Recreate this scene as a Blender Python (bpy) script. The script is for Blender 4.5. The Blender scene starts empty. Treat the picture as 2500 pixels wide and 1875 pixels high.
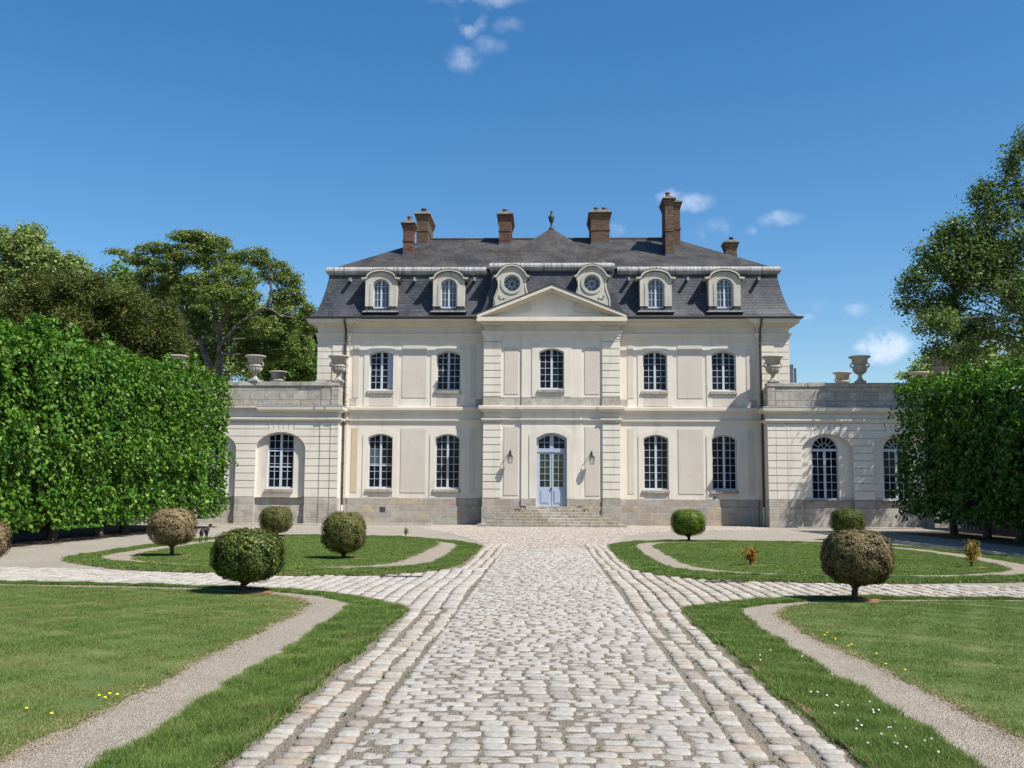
import bpy, math, random
import numpy as np
from mathutils import Vector, Matrix
random.seed(7); RNG = np.random.default_rng(11)
S = bpy.context.scene
COL = S.collection

# ------------------------------------------------------------------ camera, sky, sun, exposure
CZ = 1.55
psi, pit, rol = math.atan(83/2515), math.atan(268/2500), math.radians(0.31)
fw = Vector((-math.sin(psi)*math.cos(pit), math.cos(psi)*math.cos(pit), math.sin(pit)))
r0 = Vector((math.cos(psi), math.sin(psi), 0)); u0 = r0.cross(fw)
R_ = r0*math.cos(rol)+u0*math.sin(rol); U_ = u0*math.cos(rol)-r0*math.sin(rol)
cd = bpy.data.cameras.new("camera"); cam = bpy.data.objects.new("camera", cd); COL.objects.link(cam)
cd.sensor_width = 36; cd.lens = 36; cd.clip_start = 0.1; cd.clip_end = 6000
cam.matrix_world = Matrix(((R_.x, U_.x, -fw.x, 0), (R_.y, U_.y, -fw.y, 0), (R_.z, U_.z, -fw.z, CZ), (0, 0, 0, 1)))
S.camera = cam

SUN = Vector((1.6, -1.0, 2.5)).normalized()
sun_el = math.asin(SUN.z); sun_rot = math.atan2(SUN.x, SUN.y)
sl = bpy.data.lights.new("sun", 'SUN'); sl.energy = 5.0; sl.angle = math.radians(0.55); sl.color = (1.0, 0.955, 0.88)
so = bpy.data.objects.new("sun", sl); COL.objects.link(so)
so.rotation_euler = SUN.to_track_quat('Z', 'Y').to_euler(); so.location = (30, -20, 60)

W = bpy.data.worlds.new("World"); S.world = W; W.use_nodes = True
wn = W.node_tree; wn.nodes.clear()
def wnode(t, **k):
    n = wn.nodes.new(t)
    for a, b in k.items(): setattr(n, a, b)
    return n
sky = wnode('ShaderNodeTexSky', sky_type='NISHITA', sun_disc=False, sun_elevation=sun_el, sun_rotation=sun_rot,
            altitude=0, air_density=1.0, dust_density=0.7, ozone_density=2.2)
hsv = wnode('ShaderNodeHueSaturation'); hsv.inputs['Hue'].default_value = 0.500; hsv.inputs['Saturation'].default_value = 1.35; hsv.inputs['Value'].default_value = 1.0
wn.links.new(sky.outputs[0], hsv.inputs['Color'])
bg = wnode('ShaderNodeBackground'); bg.inputs[1].default_value = 0.091
wo = wnode('ShaderNodeOutputWorld')
tc = wnode('ShaderNodeTexCoord')
def wmath(op, a, b=None, clamp=False):
    n = wnode('ShaderNodeMath', operation=op, use_clamp=clamp)
    for i, v in enumerate((a, b)):
        if v is None: continue
        if isinstance(v, (int, float)): n.inputs[i].default_value = v
        else: wn.links.new(v, n.inputs[i])
    return n.outputs[0]
nz = wnode('ShaderNodeTexNoise'); nz.inputs['Scale'].default_value = 34; nz.inputs['Detail'].default_value = 7; nz.inputs['Roughness'].default_value = 0.62
wn.links.new(tc.outputs['Generated'], nz.inputs['Vector'])
# small fair-weather clouds: direction, width, height, strength
CL = [((-0.0692, 0.8997, 0.431), .017, .015, 1.0), ((-0.0774, 0.9132, 0.4007), .022, .014, .62), ((-0.0353, 0.9022, 0.4298), .018, .008, .28),
      ((-0.0545, 0.9092, 0.4127), .022, .010, .30), ((-0.0613, 0.8916, 0.4500), .060, .009, .8), ((0.1385, 0.9514, 0.2751), .030, .011, .85), ((0.118, 0.9514, 0.281), .018, .009, .7),
      ((0.158, 0.9552, 0.2502), .022, .013, .60), ((0.2187, 0.9416, 0.2562), .026, .008, .60), ((0.1916, 0.9499, 0.2468), .008, .005, .5),
      ((0.3091, 0.9412, 0.1366), .028, .020, 2.6), ((0.2881, 0.9422, 0.1711), .014, .007, .6), ((0.2409, 0.9563, 0.1659), .016, .006, .35), ((0.0697, 0.9649, 0.2531), .012, .009, .38),
      ((0.255, 0.951, 0.176), .012, .006, .3), ((0.36, 0.925, 0.12), .02, .01, .5), ((0.37, 0.9, 0.21), .02, .01, .3)]
sep = wnode('ShaderNodeSeparateXYZ'); wn.links.new(tc.outputs['Generated'], sep.inputs[0])
nz2 = wnode('ShaderNodeTexNoise'); nz2.inputs['Scale'].default_value = 60; nz2.inputs['Detail'].default_value = 5
wn.links.new(tc.outputs['Generated'], nz2.inputs['Vector'])
sp2 = wnode('ShaderNodeSeparateXYZ'); wn.links.new(nz2.outputs['Color'], sp2.inputs[0])
xx = wmath('ADD', sep.outputs[0], wmath('MULTIPLY', wmath('SUBTRACT', sp2.outputs[0], .5), .018))
zz = wmath('ADD', sep.outputs[2], wmath('MULTIPLY', wmath('SUBTRACT', sp2.outputs[1], .5), .014))
tot = None
for (d, w, h, s) in CL:
    w *= .74; h *= .76
    a = wmath('DIVIDE', wmath('SUBTRACT', xx, d[0]), w); b = wmath('DIVIDE', wmath('SUBTRACT', zz, d[2]), h)
    q = wmath('ADD', wmath('MULTIPLY', a, a), wmath('MULTIPLY', b, b))
    e = wmath('MULTIPLY', wmath('POWER', wmath('SUBTRACT', 1.0, wmath('MULTIPLY', q, .62), True), 1.6), s)
    tot = e if tot is None else wmath('MAXIMUM', tot, e)
front = wmath('GREATER_THAN', sep.outputs[1], 0.0)
cl = wmath('MULTIPLY', wmath('MULTIPLY', tot, front), wmath('MULTIPLY', wmath('SUBTRACT', nz.outputs[0], .36), 3.6, True), True)
mix = wnode('ShaderNodeMix', data_type='RGBA')
wn.links.new(wmath('MULTIPLY', cl, .62), mix.inputs[0]); wn.links.new(hsv.outputs[0], mix.inputs[6]); mix.inputs[7].default_value = (6.3, 6.8, 7.9, 1)
wn.links.new(mix.outputs[2], bg.inputs[0]); wn.links.new(bg.outputs[0], wo.inputs[0])

S.view_settings.view_transform = 'Standard'; S.view_settings.look = 'None'
S.view_settings.exposure = 0.72; S.view_settings.gamma = 1.0
S.render.engine = 'CYCLES'
S.cycles.max_bounces = 6; S.cycles.diffuse_bounces = 3; S.cycles.transmission_bounces = 3; S.cycles.transparent_max_bounces = 4

# ------------------------------------------------------------------ materials
class NT:
    def __init__(s, name):
        s.m = bpy.data.materials.new(name); s.m.use_nodes = True; s.t = s.m.node_tree
        s.b = s.t.nodes['Principled BSDF']; s.out = s.t.nodes['Material Output']
    def n(s, t, **k):
        x = s.t.nodes.new(t)
        for a, b in k.items(): setattr(x, a, b)
        return x
    def l(s, a, b): s.t.links.new(a, b)
    def sv(s, sock, v):
        if hasattr(v, 'links'): s.l(v, sock)
        elif isinstance(v, tuple): sock.default_value = (*v, 1) if len(v) == 3 and sock.type == 'RGBA' else v
        else: sock.default_value = v
    def coord(s, planar=False):
        tcn = s.n('ShaderNodeTexCoord')
        if not planar: return tcn.outputs['Object']
        g = s.n('ShaderNodeSeparateXYZ'); s.l(tcn.outputs['Object'], g.inputs[0])
        c = s.n('ShaderNodeCombineXYZ'); s.l(s.mth('ADD', g.outputs[0], g.outputs[1]), c.inputs[0]); s.l(g.outputs[2], c.inputs[1])
        return c.outputs[0]
    def mth(s, op, a, b=0.0, clamp=False):
        x = s.n('ShaderNodeMath', operation=op, use_clamp=clamp); s.sv(x.inputs[0], a); s.sv(x.inputs[1], b); return x.outputs[0]
    def noise(s, scale, detail=4, rough=.55, vec=None, stretch=None):
        x = s.n('ShaderNodeTexNoise'); x.inputs['Scale'].default_value = scale; x.inputs['Detail'].default_value = detail; x.inputs['Roughness'].default_value = rough
        v = vec if vec is not None else s.coord()
        if stretch:
            mp = s.n('ShaderNodeMapping'); mp.inputs['Scale'].default_value = stretch; s.l(v, mp.inputs[0]); v = mp.outputs[0]
        s.l(v, x.inputs['Vector']); return x.outputs[0]
    def ramp(s, f, stops):
        x = s.n('ShaderNodeValToRGB'); e = x.color_ramp.elements
        while len(e) < len(stops): e.new(.5)
        for i, (p, c) in enumerate(stops):
            e[i].position = p; e[i].color = (*c, 1) if len(c) == 3 else c
        s.sv(x.inputs[0], f); return x.outputs[0]
    def mixc(s, f, a, b, bt='MIX'):
        x = s.n('ShaderNodeMix', data_type='RGBA', blend_type=bt); s.sv(x.inputs[0], f); s.sv(x.inputs[6], a); s.sv(x.inputs[7], b); return x.outputs[2]
    def bump(s, h, strength=.3, dist=.02):
        x = s.n('ShaderNodeBump'); x.inputs['Strength'].default_value = strength; x.inputs['Distance'].default_value = dist
        s.sv(x.inputs['Height'], h); s.l(x.outputs[0], s.b.inputs['Normal'])
    def col(s, c): s.sv(s.b.inputs['Base Color'], c)
    def rough(s, v): s.sv(s.b.inputs['Roughness'], v)
    def spec(s, v): s.b.inputs['Specular IOR Level'].default_value = v
    def isl(s): return s.n('ShaderNodeNewGeometry').outputs['Random Per Island']
M = {}
def g3(v): return (v, v, v)
def mk_plaster(name, base, dark, var, bumps, scale=30):
    m = NT(name)
    a = m.noise(.8, 5, .6); b = m.noise(scale, 3); st = m.noise(1.0, 5, .7, stretch=(1.6, 1.6, .28))
    c = m.mixc(m.ramp(a, [(.3, g3(0)), (.7, g3(1))]), base, dark)
    c = m.mixc(m.mth('MULTIPLY', m.ramp(st, [(.52, g3(0)), (.75, g3(1))]), var), c, tuple(x*.68 for x in dark))
    m.col(c); m.rough(.93); m.spec(.2); m.bump(b, bumps, .01); M[name] = m.m
mk_plaster('plaster', (.625, .578, .505), (.555, .507, .432), .65, .15)
mk_plaster('plaster_rough', (.525, .475, .41), (.475, .425, .365), .35, .7, 22)
mk_plaster('cornice', (.60, .55, .475), (.53, .475, .39), .35, .15)
mk_plaster('tympanum', (.56, .54, .48), (.50, .475, .41), .5, .2)
mk_plaster('dormer_stone', (.49, .465, .405), (.36, .34, .29), .7, .35)
mk_plaster('urn_stone', (.43, .40, .35), (.25, .23, .195), .8, .5, 18)
mk_plaster('stained_plaster', (.42, .33, .215), (.47, .40, .30), .2, .4)
def mk_blocks(name, w, h, cols, mort, stain, off=.5, bmp=.6, seed=0.0, patch=.5):
    m = NT(name); v = m.coord(True)
    mp = m.n('ShaderNodeMapping'); mp.inputs['Location'].default_value = (seed, 0, 0); m.l(v, mp.inputs[0]); v = mp.outputs[0]
    ns = m.n('ShaderNodeTexNoise'); ns.inputs['Scale'].default_value = 2.5; m.l(v, ns.inputs['Vector'])
    vm = m.n('ShaderNodeVectorMath', operation='MULTIPLY_ADD'); m.l(ns.outputs['Color'], vm.inputs[0]); vm.inputs[1].default_value = (.05, .02, 0); m.l(v, vm.inputs[2])
    br = m.n('ShaderNodeTexBrick'); m.l(vm.outputs[0], br.inputs['Vector'])
    br.offset = off; br.squash = 1.5; br.squash_frequency = 3
    br.inputs['Scale'].default_value = 1; br.inputs['Brick Width'].default_value = w; br.inputs['Row Height'].default_value = h
    br.inputs['Mortar Size'].default_value = min(.018, h*.06); br.inputs['Mortar Smooth'].default_value = .3
    br.inputs['Color1'].default_value = (0, 0, 0, 1); br.inputs['Color2'].default_value = (1, 1, 1, 1); br.inputs['Mortar'].default_value = (.5, .5, .5, 1)
    c = m.ramp(br.outputs['Color'], cols)
    c = m.mixc(br.outputs['Fac'], c, mort)
    a = m.noise(3.5, 6, .7); c = m.mixc(m.mth('MULTIPLY', m.ramp(a, [(.42, g3(0)), (.68, g3(1))]), patch), c, stain)
    f = m.noise(14, 5, .7)
    c = m.mixc(.6, c, m.ramp(f, [(.3, g3(.35)), (.7, g3(1.1))]), 'MULTIPLY')
    m.col(c); m.rough(.92); m.spec(.2)
    m.bump(m.mth('ADD', m.mth('MULTIPLY', f, .7), m.mth('MULTIPLY', br.outputs['Fac'], -1.0)), bmp, .03); M[name] = m.m
mk_blocks('plinth_stone', .62, .325, [(0, (.34, .29, .235)), (.25, (.46, .42, .36)), (.5, (.35, .33, .31)), (.75, (.50, .41, .28)), (1, (.38, .32, .26))], (.56, .52, .46), (.26, .22, .185), patch=.6, bmp=1)
mk_blocks('plinth_grey', .55, .33, [(0, (.38, .355, .315)), (.4, (.51, .475, .42)), (.7, (.37, .34, .30)), (1, (.50, .44, .35))], (.55, .51, .44), (.25, .225, .19), seed=3.1, patch=.6, bmp=1)
mk_blocks('parapet_stone', .72, .44, [(0, (.37, .34, .30)), (.4, (.50, .465, .42)), (.7, (.42, .36, .28)), (1, (.46, .43, .39))], (.36, .33, .29), (.19, .17, .145), seed=1.7, bmp=1, patch=.6)
mk_blocks('step_stone', .9, 1.0, [(0, (.36, .31, .24)), (.5, (.46, .42, .36)), (1, (.32, .30, .27))], (.3, .27, .22), (.20, .165, .12), seed=.7, bmp=1.2, patch=.75)
mk_blocks('brick', .22, .072, [(0, (.085, .032, .024)), (.3, (.125, .05, .033)), (.6, (.155, .078, .052)), (.85, (.055, .034, .028)), (1, (.19, .12, .085))], (.17, .14, .12), (.13, .09, .07), bmp=.5)
mk_blocks('brick_brown', .22, .072, [(0, (.075, .046, .03)), (.3, (.115, .07, .045)), (.6, (.15, .095, .062)), (.85, (.055, .038, .03)), (1, (.19, .135, .09))], (.17, .145, .12), (.14, .1, .08), bmp=.5)
def mk_slate(name, c0, c1, c2, stain, h, patch):
    m = NT(name); v = m.coord(True)
    br = m.n('ShaderNodeTexBrick'); m.l(v, br.inputs['Vector']); br.inputs['Scale'].default_value = 1
    br.inputs['Brick Width'].default_value = .26; br.inputs['Row Height'].default_value = h; br.inputs['Mortar Size'].default_value = .014
    br.inputs['Color1'].default_value = (0, 0, 0, 1); br.inputs['Color2'].default_value = (1, 1, 1, 1); br.inputs['Mortar'].default_value = (.5, .5, .5, 1)
    c = m.ramp(br.outputs['Color'], [(0, c0), (.5, c1), (1, c2)])
    c = m.mixc(m.mth('MULTIPLY', br.outputs['Fac'], .85), c, tuple(x*.22 for x in c0))
    a = m.noise(.9, 7, .68, stretch=(1, 1, .6)); c = m.mixc(m.mth('MULTIPLY', m.ramp(a, [(.42, g3(0)), (.66, g3(1))]), patch), c, stain)
    b = m.noise(9, 4, .7); c = m.mixc(.5, c, m.ramp(b, [(.3, g3(.45)), (.72, g3(1.25))]), 'MULTIPLY')
    m.col(c); m.rough(m.ramp(b, [(0, g3(.42)), (1, g3(.75))])); m.spec(.45)
    m.bump(m.mth('SUBTRACT', m.mth('MULTIPLY', br.outputs['Color'], .35), br.outputs['Fac']), .6, .02); M[name] = m.m
mk_slate('slate', (.018, .021, .031), (.029, .033, .046), (.046, .051, .066), (.105, .108, .115), .15, .42)
mk_slate('roof_tile', (.024, .021, .020), (.034, .030, .027), (.045, .040, .036), (.09, .083, .072), .10, .7)
m = NT('lead'); a = m.noise(6, 6, .7, stretch=(2.2, .4, .15)); b = m.noise(1.2, 3)
m.col(m.mixc(m.ramp(b, [(.35, g3(0)), (.7, g3(.5))]), m.ramp(a, [(.34, (.06, .058, .055)), (.47, (.25, .245, .24)), (.64, (.42, .415, .405))]), (.22, .21, .19))); m.rough(.6); M['lead'] = m.m
def mk_flat(name, c, r=.6, metal=0.0, spec=.5, var=.15, sc=8):
    m = NT(name); a = m.noise(sc, 4)
    m.col(m.ramp(a, [(.3, tuple(x*(1-var) for x in c)), (.7, tuple(min(1, x*(1+var)) for x in c))])); m.rough(r); m.b.inputs['Metallic'].default_value = metal; m.spec(spec); M[name] = m.m
mk_flat('blue_paint', (.31, .37, .47), .5, var=.07)
mk_flat('frame_paint', (.42, .47, .54), .5, var=.08)
mk_flat('gutter', (.030, .028, .026), .5, var=.3)
mk_flat('pipe_metal', (.04, .036, .034), .5, var=.4)
mk_flat('flue_metal', (.12, .15, .20), .35, .6)
mk_flat('black_iron', (.018, .018, .02), .4, .3)
mk_flat('terracotta', (.15, .065, .048), .8, var=.4, sc=14)
mk_flat('dark_pot', (.03, .026, .026), .7, var=.4)
mk_flat('cap_stone', (.20, .185, .155), .9, var=.5, sc=5)
mk_flat('pale_pipe', (.52, .49, .43), .7)
mk_flat('terrace_floor', (.25, .24, .22), .9)
mk_flat('bronze', (.035, .032, .026), .42, .5, var=.5)
mk_flat('mulch', (.22, .10, .06), .95, var=.5, sc=40)
mk_flat('bark', (.13, .11, .09), .9, var=.5, sc=6)
mk_flat('pale_bark', (.24, .22, .19), .9, var=.5, sc=5)
mk_flat('magnolia_bark', (.115, .10, .085), .9, var=.5, sc=3)
mk_flat('box_bark', (.055, .042, .030), .95, var=.4, sc=20)
mk_flat('shaded_litter', (.055, .042, .028), .98, var=.5, sc=20)  # soil and litter tone with the deep shade under the hedges painted in
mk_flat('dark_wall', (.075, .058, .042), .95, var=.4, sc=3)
mk_flat('gate_paint', (.45, .46, .47), .5)
mk_flat('petal_white', (.8, .8, .76), .7, var=.05)
mk_flat('petal_yellow', (.78, .58, .02), .7, var=.1)
m = NT('glass_dark'); a = m.noise(1.7, 3); m.col(m.ramp(a, [(.35, (.006, .007, .009)), (.7, (.018, .021, .026))])); m.rough(.06); m.spec(.12); m.bump(m.noise(3, 2), .05, .01); M['glass_dark'] = m.m
m = NT('glass_dusty'); a = m.noise(1.7, 3); m.col(m.ramp(a, [(.35, (.05, .06, .075)), (.7, (.09, .105, .125))])); m.rough(.12); m.spec(.5); M['glass_dusty'] = m.m
m = NT('lamp_glass'); m.col((.8, .85, .88)); m.rough(.05); m.b.inputs['Transmission Weight'].default_value = .95; m.b.inputs['IOR'].default_value = 1.02; M['lamp_glass'] = m.m
m = NT('door_glass'); a = m.noise(2.2, 4); m.col(m.ramp(a, [(.42, (.006, .008, .007)), (.62, (.02, .045, .012)), (.75, (.07, .12, .03))])); m.rough(.05); M['door_glass'] = m.m
# foliage: colour varies by leaf, light passes through
def mk_leaf(name, stops, rough=.5, trans=.3, patch=None, spec=.2, tcol=None):
    m = NT(name); c = m.ramp(m.isl(), stops)
    if patch:
        a = m.noise(patch[0], 3, .6); c = m.mixc(m.ramp(a, [(patch[2], g3(0)), (patch[3], g3(1))]), c, m.ramp(m.isl(), patch[1]))
    m.col(c); m.rough(rough); m.spec(spec)
    tr = m.n('ShaderNodeBsdfTranslucent'); m.l(m.mixc(1.0, c, tcol or (1.25, 1.35, .55), 'MULTIPLY'), tr.inputs[0])
    mx = m.n('ShaderNodeMixShader'); mx.inputs[0].default_value = trans
    m.l(m.b.outputs[0], mx.inputs[1]); m.l(tr.outputs[0], mx.inputs[2]); m.l(mx.outputs[0], m.out.inputs[0]); M[name] = m.m
mk_leaf('lime_leaf', [(0, (.022, .070, .007)), (.5, (.052, .138, .011)), (.85, (.095, .19, .018)), (1, (.19, .29, .055))], .5, .24, spec=.2)
mk_leaf('magnolia_leaf', [(0, (.07, .115, .024)), (.45, (.145, .21, .05)), (.85, (.215, .27, .075)), (1, (.27, .23, .09))], .45, .38)
mk_leaf('yew_leaf', [(0, (.022, .042, .008)), (.5, (.066, .094, .018)), (.9, (.12, .13, .03)), (1, (.20, .15, .06))], .6, .2)
mk_leaf('plane_leaf', [(0, (.10, .15, .04)), (.5, (.18, .24, .075)), (1, (.32, .38, .17))], .5, .35)
mk_leaf('oak_leaf', [(0, (.04, .09, .016)), (.5, (.10, .19, .035)), (1, (.18, .27, .065))], .5, .38)
mk_leaf('poplar_leaf', [(0, (.035, .075, .02)), (.5, (.085, .14, .04)), (.9, (.16, .21, .075)), (1, (.26, .29, .14))], .45, .38)
BR = [(0, (.11, .08, .035)), (.5, (.21, .155, .08)), (1, (.34, .265, .15))]
GR = [(0, (.012, .024, .005)), (.6, (.045, .066, .012)), (.85, (.12, .15, .025)), (1, (.26, .30, .05))]
OL = [(0, (.035, .04, .010)), (.5, (.10, .105, .028)), (1, (.20, .20, .06))]
mk_leaf('box_brown', BR, .7, .12, tcol=(1, 1, .8)); mk_leaf('box_green', GR, .6, .15, (2.0, OL, .5, .66)); mk_leaf('box_olive', OL, .6, .18, (1.8, BR, .5, .75))
mk_leaf('box_bright', [(0, (.035, .065, .008)), (.5, (.09, .14, .016)), (1, (.20, .27, .035))], .5, .22)
mk_leaf('shrub_orange', [(0, (.18, .08, .015)), (.6, (.36, .17, .03)), (1, (.30, .26, .05))], .6, .3)
mk_leaf('shrub_yellow', [(0, (.12, .12, .02)), (.6, (.30, .22, .04)), (1, (.34, .17, .04))], .6, .3)
mk_leaf('shrub_green', [(0, (.08, .13, .02)), (1, (.22, .30, .06))], .6, .3)
def mk_grass(name, dry, lo=.48, hi=.7):
    m = NT(name); a = m.noise(.9, 5, .65); p = m.noise(.22, 3, .5); r = m.isl()
    c = m.ramp(r, [(0, (.045, .105, .015)), (.5, (.10, .17, .028)), (.85, (.165, .23, .05)), (1, (.32, .32, .15))])
    d = m.ramp(r, [(0, (.13, .14, .035)), (.6, (.23, .22, .07)), (1, (.38, .31, .14))])
    f = m.mth('MULTIPLY', m.ramp(a, [(lo, g3(0)), (hi, g3(1))]), dry)
    c = m.mixc(f, c, d); c = m.mixc(m.mth('MULTIPLY', m.ramp(p, [(.4, g3(0)), (.65, g3(1))]), .45), c, (.06, .125, .024))
    m.col(c); m.rough(.7); m.spec(.2)
    tr = m.n('ShaderNodeBsdfTranslucent'); m.l(c, tr.inputs[0]); mx = m.n('ShaderNodeMixShader'); mx.inputs[0].default_value = .25
    m.l(m.b.outputs[0], mx.inputs[1]); m.l(tr.outputs[0], mx.inputs[2]); m.l(mx.outputs[0], m.out.inputs[0]); M[name] = m.m
mk_grass('grass_dry', .70, .42, .62); mk_grass('grass_lush', .45, .52, .68); mk_grass('grass_mown', .38, .48, .7)
m = NT('turf'); a = m.noise(1.3, 5, .6); b = m.noise(60, 3, .7)
m.col(m.mixc(.6, m.ramp(a, [(.35, (.075, .125, .022)), (.6, (.13, .165, .04)), (.75, (.23, .205, .085))]), m.ramp(b, [(.3, g3(.35)), (.7, g3(1.2))]), 'MULTIPLY')); m.rough(.95); m.bump(b, .8, .02); M['turf'] = m.m
def mk_gravel(name, c0, c1, scale, big):
    m = NT(name); v = m.n('ShaderNodeTexVoronoi'); v.inputs['Scale'].default_value = scale; m.l(m.coord(), v.inputs['Vector'])
    sp = m.n('ShaderNodeSeparateXYZ'); m.l(v.outputs['Color'], sp.inputs[0])
    a = m.noise(big, 5, .6)
    c = m.ramp(sp.outputs[0], [(0, tuple(x*.50 for x in c0)), (.3, c0), (.75, c1), (1, tuple(min(.85, x*1.3) for x in c1))])
    c = m.mixc(m.mth('MULTIPLY', m.ramp(a, [(.4, g3(0)), (.7, g3(1))]), .35), c, tuple(x*.72 for x in c0))
    m.col(c); m.rough(.95); m.spec(.15); m.bump(v.outputs['Distance'], .9, .02); M[name] = m.m
mk_gravel('gravel', (.30, .267, .22), (.38, .347, .292), 80, .5)
mk_gravel('path_gravel', (.32, .272, .215), (.42, .37, .30), 105, 2.0)
mk_gravel('joint_sand', (.20, .165, .125), (.30, .262, .212), 110, 1.2)
def mk_cob(name, stops, sand):
    m = NT(name); c = m.ramp(m.isl(), stops); a = m.noise(24, 6, .75); b = m.noise(1.1, 5, .6)
    c = m.mixc(.8, c, m.ramp(a, [(.28, g3(.6)), (.62, g3(1.15))]), 'MULTIPLY')
    c = m.mixc(m.mth('MULTIPLY', m.ramp(b, [(.42, g3(0)), (.7, g3(1))]), .45), c, sand)
    m.col(c); m.rough(.88); m.spec(.2); m.bump(a, 1.0, .02); M[name] = m.m
mk_cob('cobble', [(0, (.285, .262, .230)), (.4, (.36, .336, .303)), (.7, (.40, .378, .344)), (.93, (.36, .332, .295)), (1, (.38, .32, .26))], (.33, .305, .27))
mk_cob('cobble_edge', [(0, (.27, .235, .195)), (.4, (.36, .33, .285)), (.75, (.41, .385, .345)), (1, (.35, .27, .20))], (.32, .29, .245))
mk_cob('cobble_court', [(0, (.30, .255, .212)), (.5, (.36, .315, .268)), (1, (.40, .35, .30))], (.33, .295, .255))

# ------------------------------------------------------------------ mesh helpers
X0 = 0.3
class MB:
    def __init__(s): s.v = []; s.f = []
    def quad(s, *p):
        i = len(s.v); s.v += [tuple(q) for q in p]; s.f.append(tuple(range(i, i+len(p))))
    def box(s, x0, x1, y0, y1, z0, z1):
        i = len(s.v); s.v += [(x0, y0, z0), (x1, y0, z0), (x1, y1, z0), (x0, y1, z0), (x0, y0, z1), (x1, y0, z1), (x1, y1, z1), (x0, y1, z1)]
        s.f += [tuple(i+k for k in q) for q in ((0, 3, 2, 1), (4, 5, 6, 7), (0, 1, 5, 4), (1, 2, 6, 5), (2, 3, 7, 6), (3, 0, 4, 7))]
    def prism(s, pts, y0, y1):                       # outline in x,z, pushed from y0 to y1
        n = len(pts); i = len(s.v); s.v += [(x, y0, z) for x, z in pts] + [(x, y1, z) for x, z in pts]
        s.f.append(tuple(range(i, i+n))); s.f.append(tuple(range(i+2*n-1, i+n-1, -1)))
        for k in range(n): j = (k+1) % n; s.f.append((i+j, i+k, i+n+k, i+n+j))
    def ring(s, outer, inner, y):                    # face strip between two outlines with matching points
        for k in range(len(outer)-1):
            a, b, c, d = outer[k], outer[k+1], inner[k+1], inner[k]
            s.quad((a[0], y, a[1]), (b[0], y, b[1]), (c[0], y, c[1]), (d[0], y, d[1]))
    def side(s, path, y0, y1):
        for k in range(len(path)-1):
            a, b = path[k], path[k+1]; s.quad((a[0], y0, a[1]), (b[0], y0, b[1]), (b[0], y1, b[1]), (a[0], y1, a[1]))
    def tube(s, pts, rad, seg=8):
        pts = [Vector(p) for p in pts]; rad = rad if isinstance(rad, (list, tuple)) else [rad]*len(pts)
        base = len(s.v); ref = Vector((0.3, 0.9, 0.2))
        for k, p in enumerate(pts):
            t = (pts[min(k+1, len(pts)-1)]-pts[max(k-1, 0)]).normalized()
            a = t.cross(ref); a = a.normalized() if a.length > 1e-4 else t.cross(Vector((1, 0, 0))).normalized(); b = t.cross(a)
            for q in range(seg):
                an = 2*math.pi*q/seg; s.v.append(tuple(p+(a*math.cos(an)+b*math.sin(an))*rad[k]))
        for k in range(len(pts)-1):
            for q in range(seg):
                r = (q+1) % seg; s.f.append((base+k*seg+q, base+k*seg+r, base+(k+1)*seg+r, base+(k+1)*seg+q))
        s.f.append(tuple(base+q for q in range(seg))[::-1]); s.f.append(tuple(base+(len(pts)-1)*seg+q for q in range(seg)))
    def lathe(s, prof, cx=0, cy=0, cz=0, seg=20):
        base = len(s.v); n = len(prof)
        for r, z in prof:
            for q in range(seg):
                a = 2*math.pi*q/seg; s.v.append((cx+r*math.cos(a), cy+r*math.sin(a), cz+z))
        for k in range(n-1):
            for q in range(seg):
                r = (q+1) % seg; s.f.append((base+k*seg+q, base+k*seg+r, base+(k+1)*seg+r, base+(k+1)*seg+q))
        s.f.append(tuple(base+q for q in range(seg))[::-1]); s.f.append(tuple(base+(n-1)*seg+q for q in range(seg)))
    def build(s, name, mat, parent=None, smooth=False, bevel=0, off=None):
        me = bpy.data.meshes.new(name)
        v = s.v
        me.from_pydata(v, [], s.f); me.materials.append(M[mat])
        if smooth:
            me.polygons.foreach_set('use_smooth', [True]*len(me.polygons))
        o = bpy.data.objects.new(name, me); COL.objects.link(o)
        if parent is not None: o.parent = parent
        if bevel:
            b = o.modifiers.new('bevel', 'BEVEL'); b.width = bevel; b.segments = 2; b.limit_method = 'ANGLE'; b.angle_limit = math.radians(50)
        return o
def tag(o, label=None, cat=None, group=None, kind=None):
    if label: o['label'] = label
    if cat: o['category'] = cat
    if group: o['group'] = group
    if kind: o['kind'] = kind
    return o
def empty(name, loc=(0, 0, 0), rz=0):
    o = bpy.data.objects.new(name, None); COL.objects.link(o); o.location = loc; o.rotation_euler = (0, 0, rz); o.empty_display_size = .3; return o
def fast(name, V, Fc, mat, parent=None):             # numpy mesh, every face with the same corner count
    me = bpy.data.meshes.new(name); n, k = Fc.shape
    me.vertices.add(len(V)); me.vertices.foreach_set('co', V.astype(np.float32).ravel())
    me.loops.add(n*k); me.loops.foreach_set('vertex_index', Fc.astype(np.int32).ravel())
    me.polygons.add(n); me.polygons.foreach_set('loop_start', np.arange(0, n*k, k, dtype=np.int32)); me.polygons.foreach_set('loop_total', np.full(n, k, dtype=np.int32))
    me.update(calc_edges=True); me.materials.append(M[mat])
    o = bpy.data.objects.new(name, me); COL.objects.link(o)
    if parent is not None: o.parent = parent
    return o
def dup(root, loc=None, label=None, rz=None, scale=None):
    r = root.copy(); COL.objects.link(r)
    if loc is not None: r.location = loc
    if rz is not None: r.rotation_euler = (0, 0, rz)
    if scale is not None: r.scale = scale
    if label: r['label'] = label
    for ch in list(root.children):
        c = ch.copy(); COL.objects.link(c); c.parent = r
        for g in list(ch.children):
            d = g.copy(); COL.objects.link(d); d.parent = c
    return r
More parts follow.
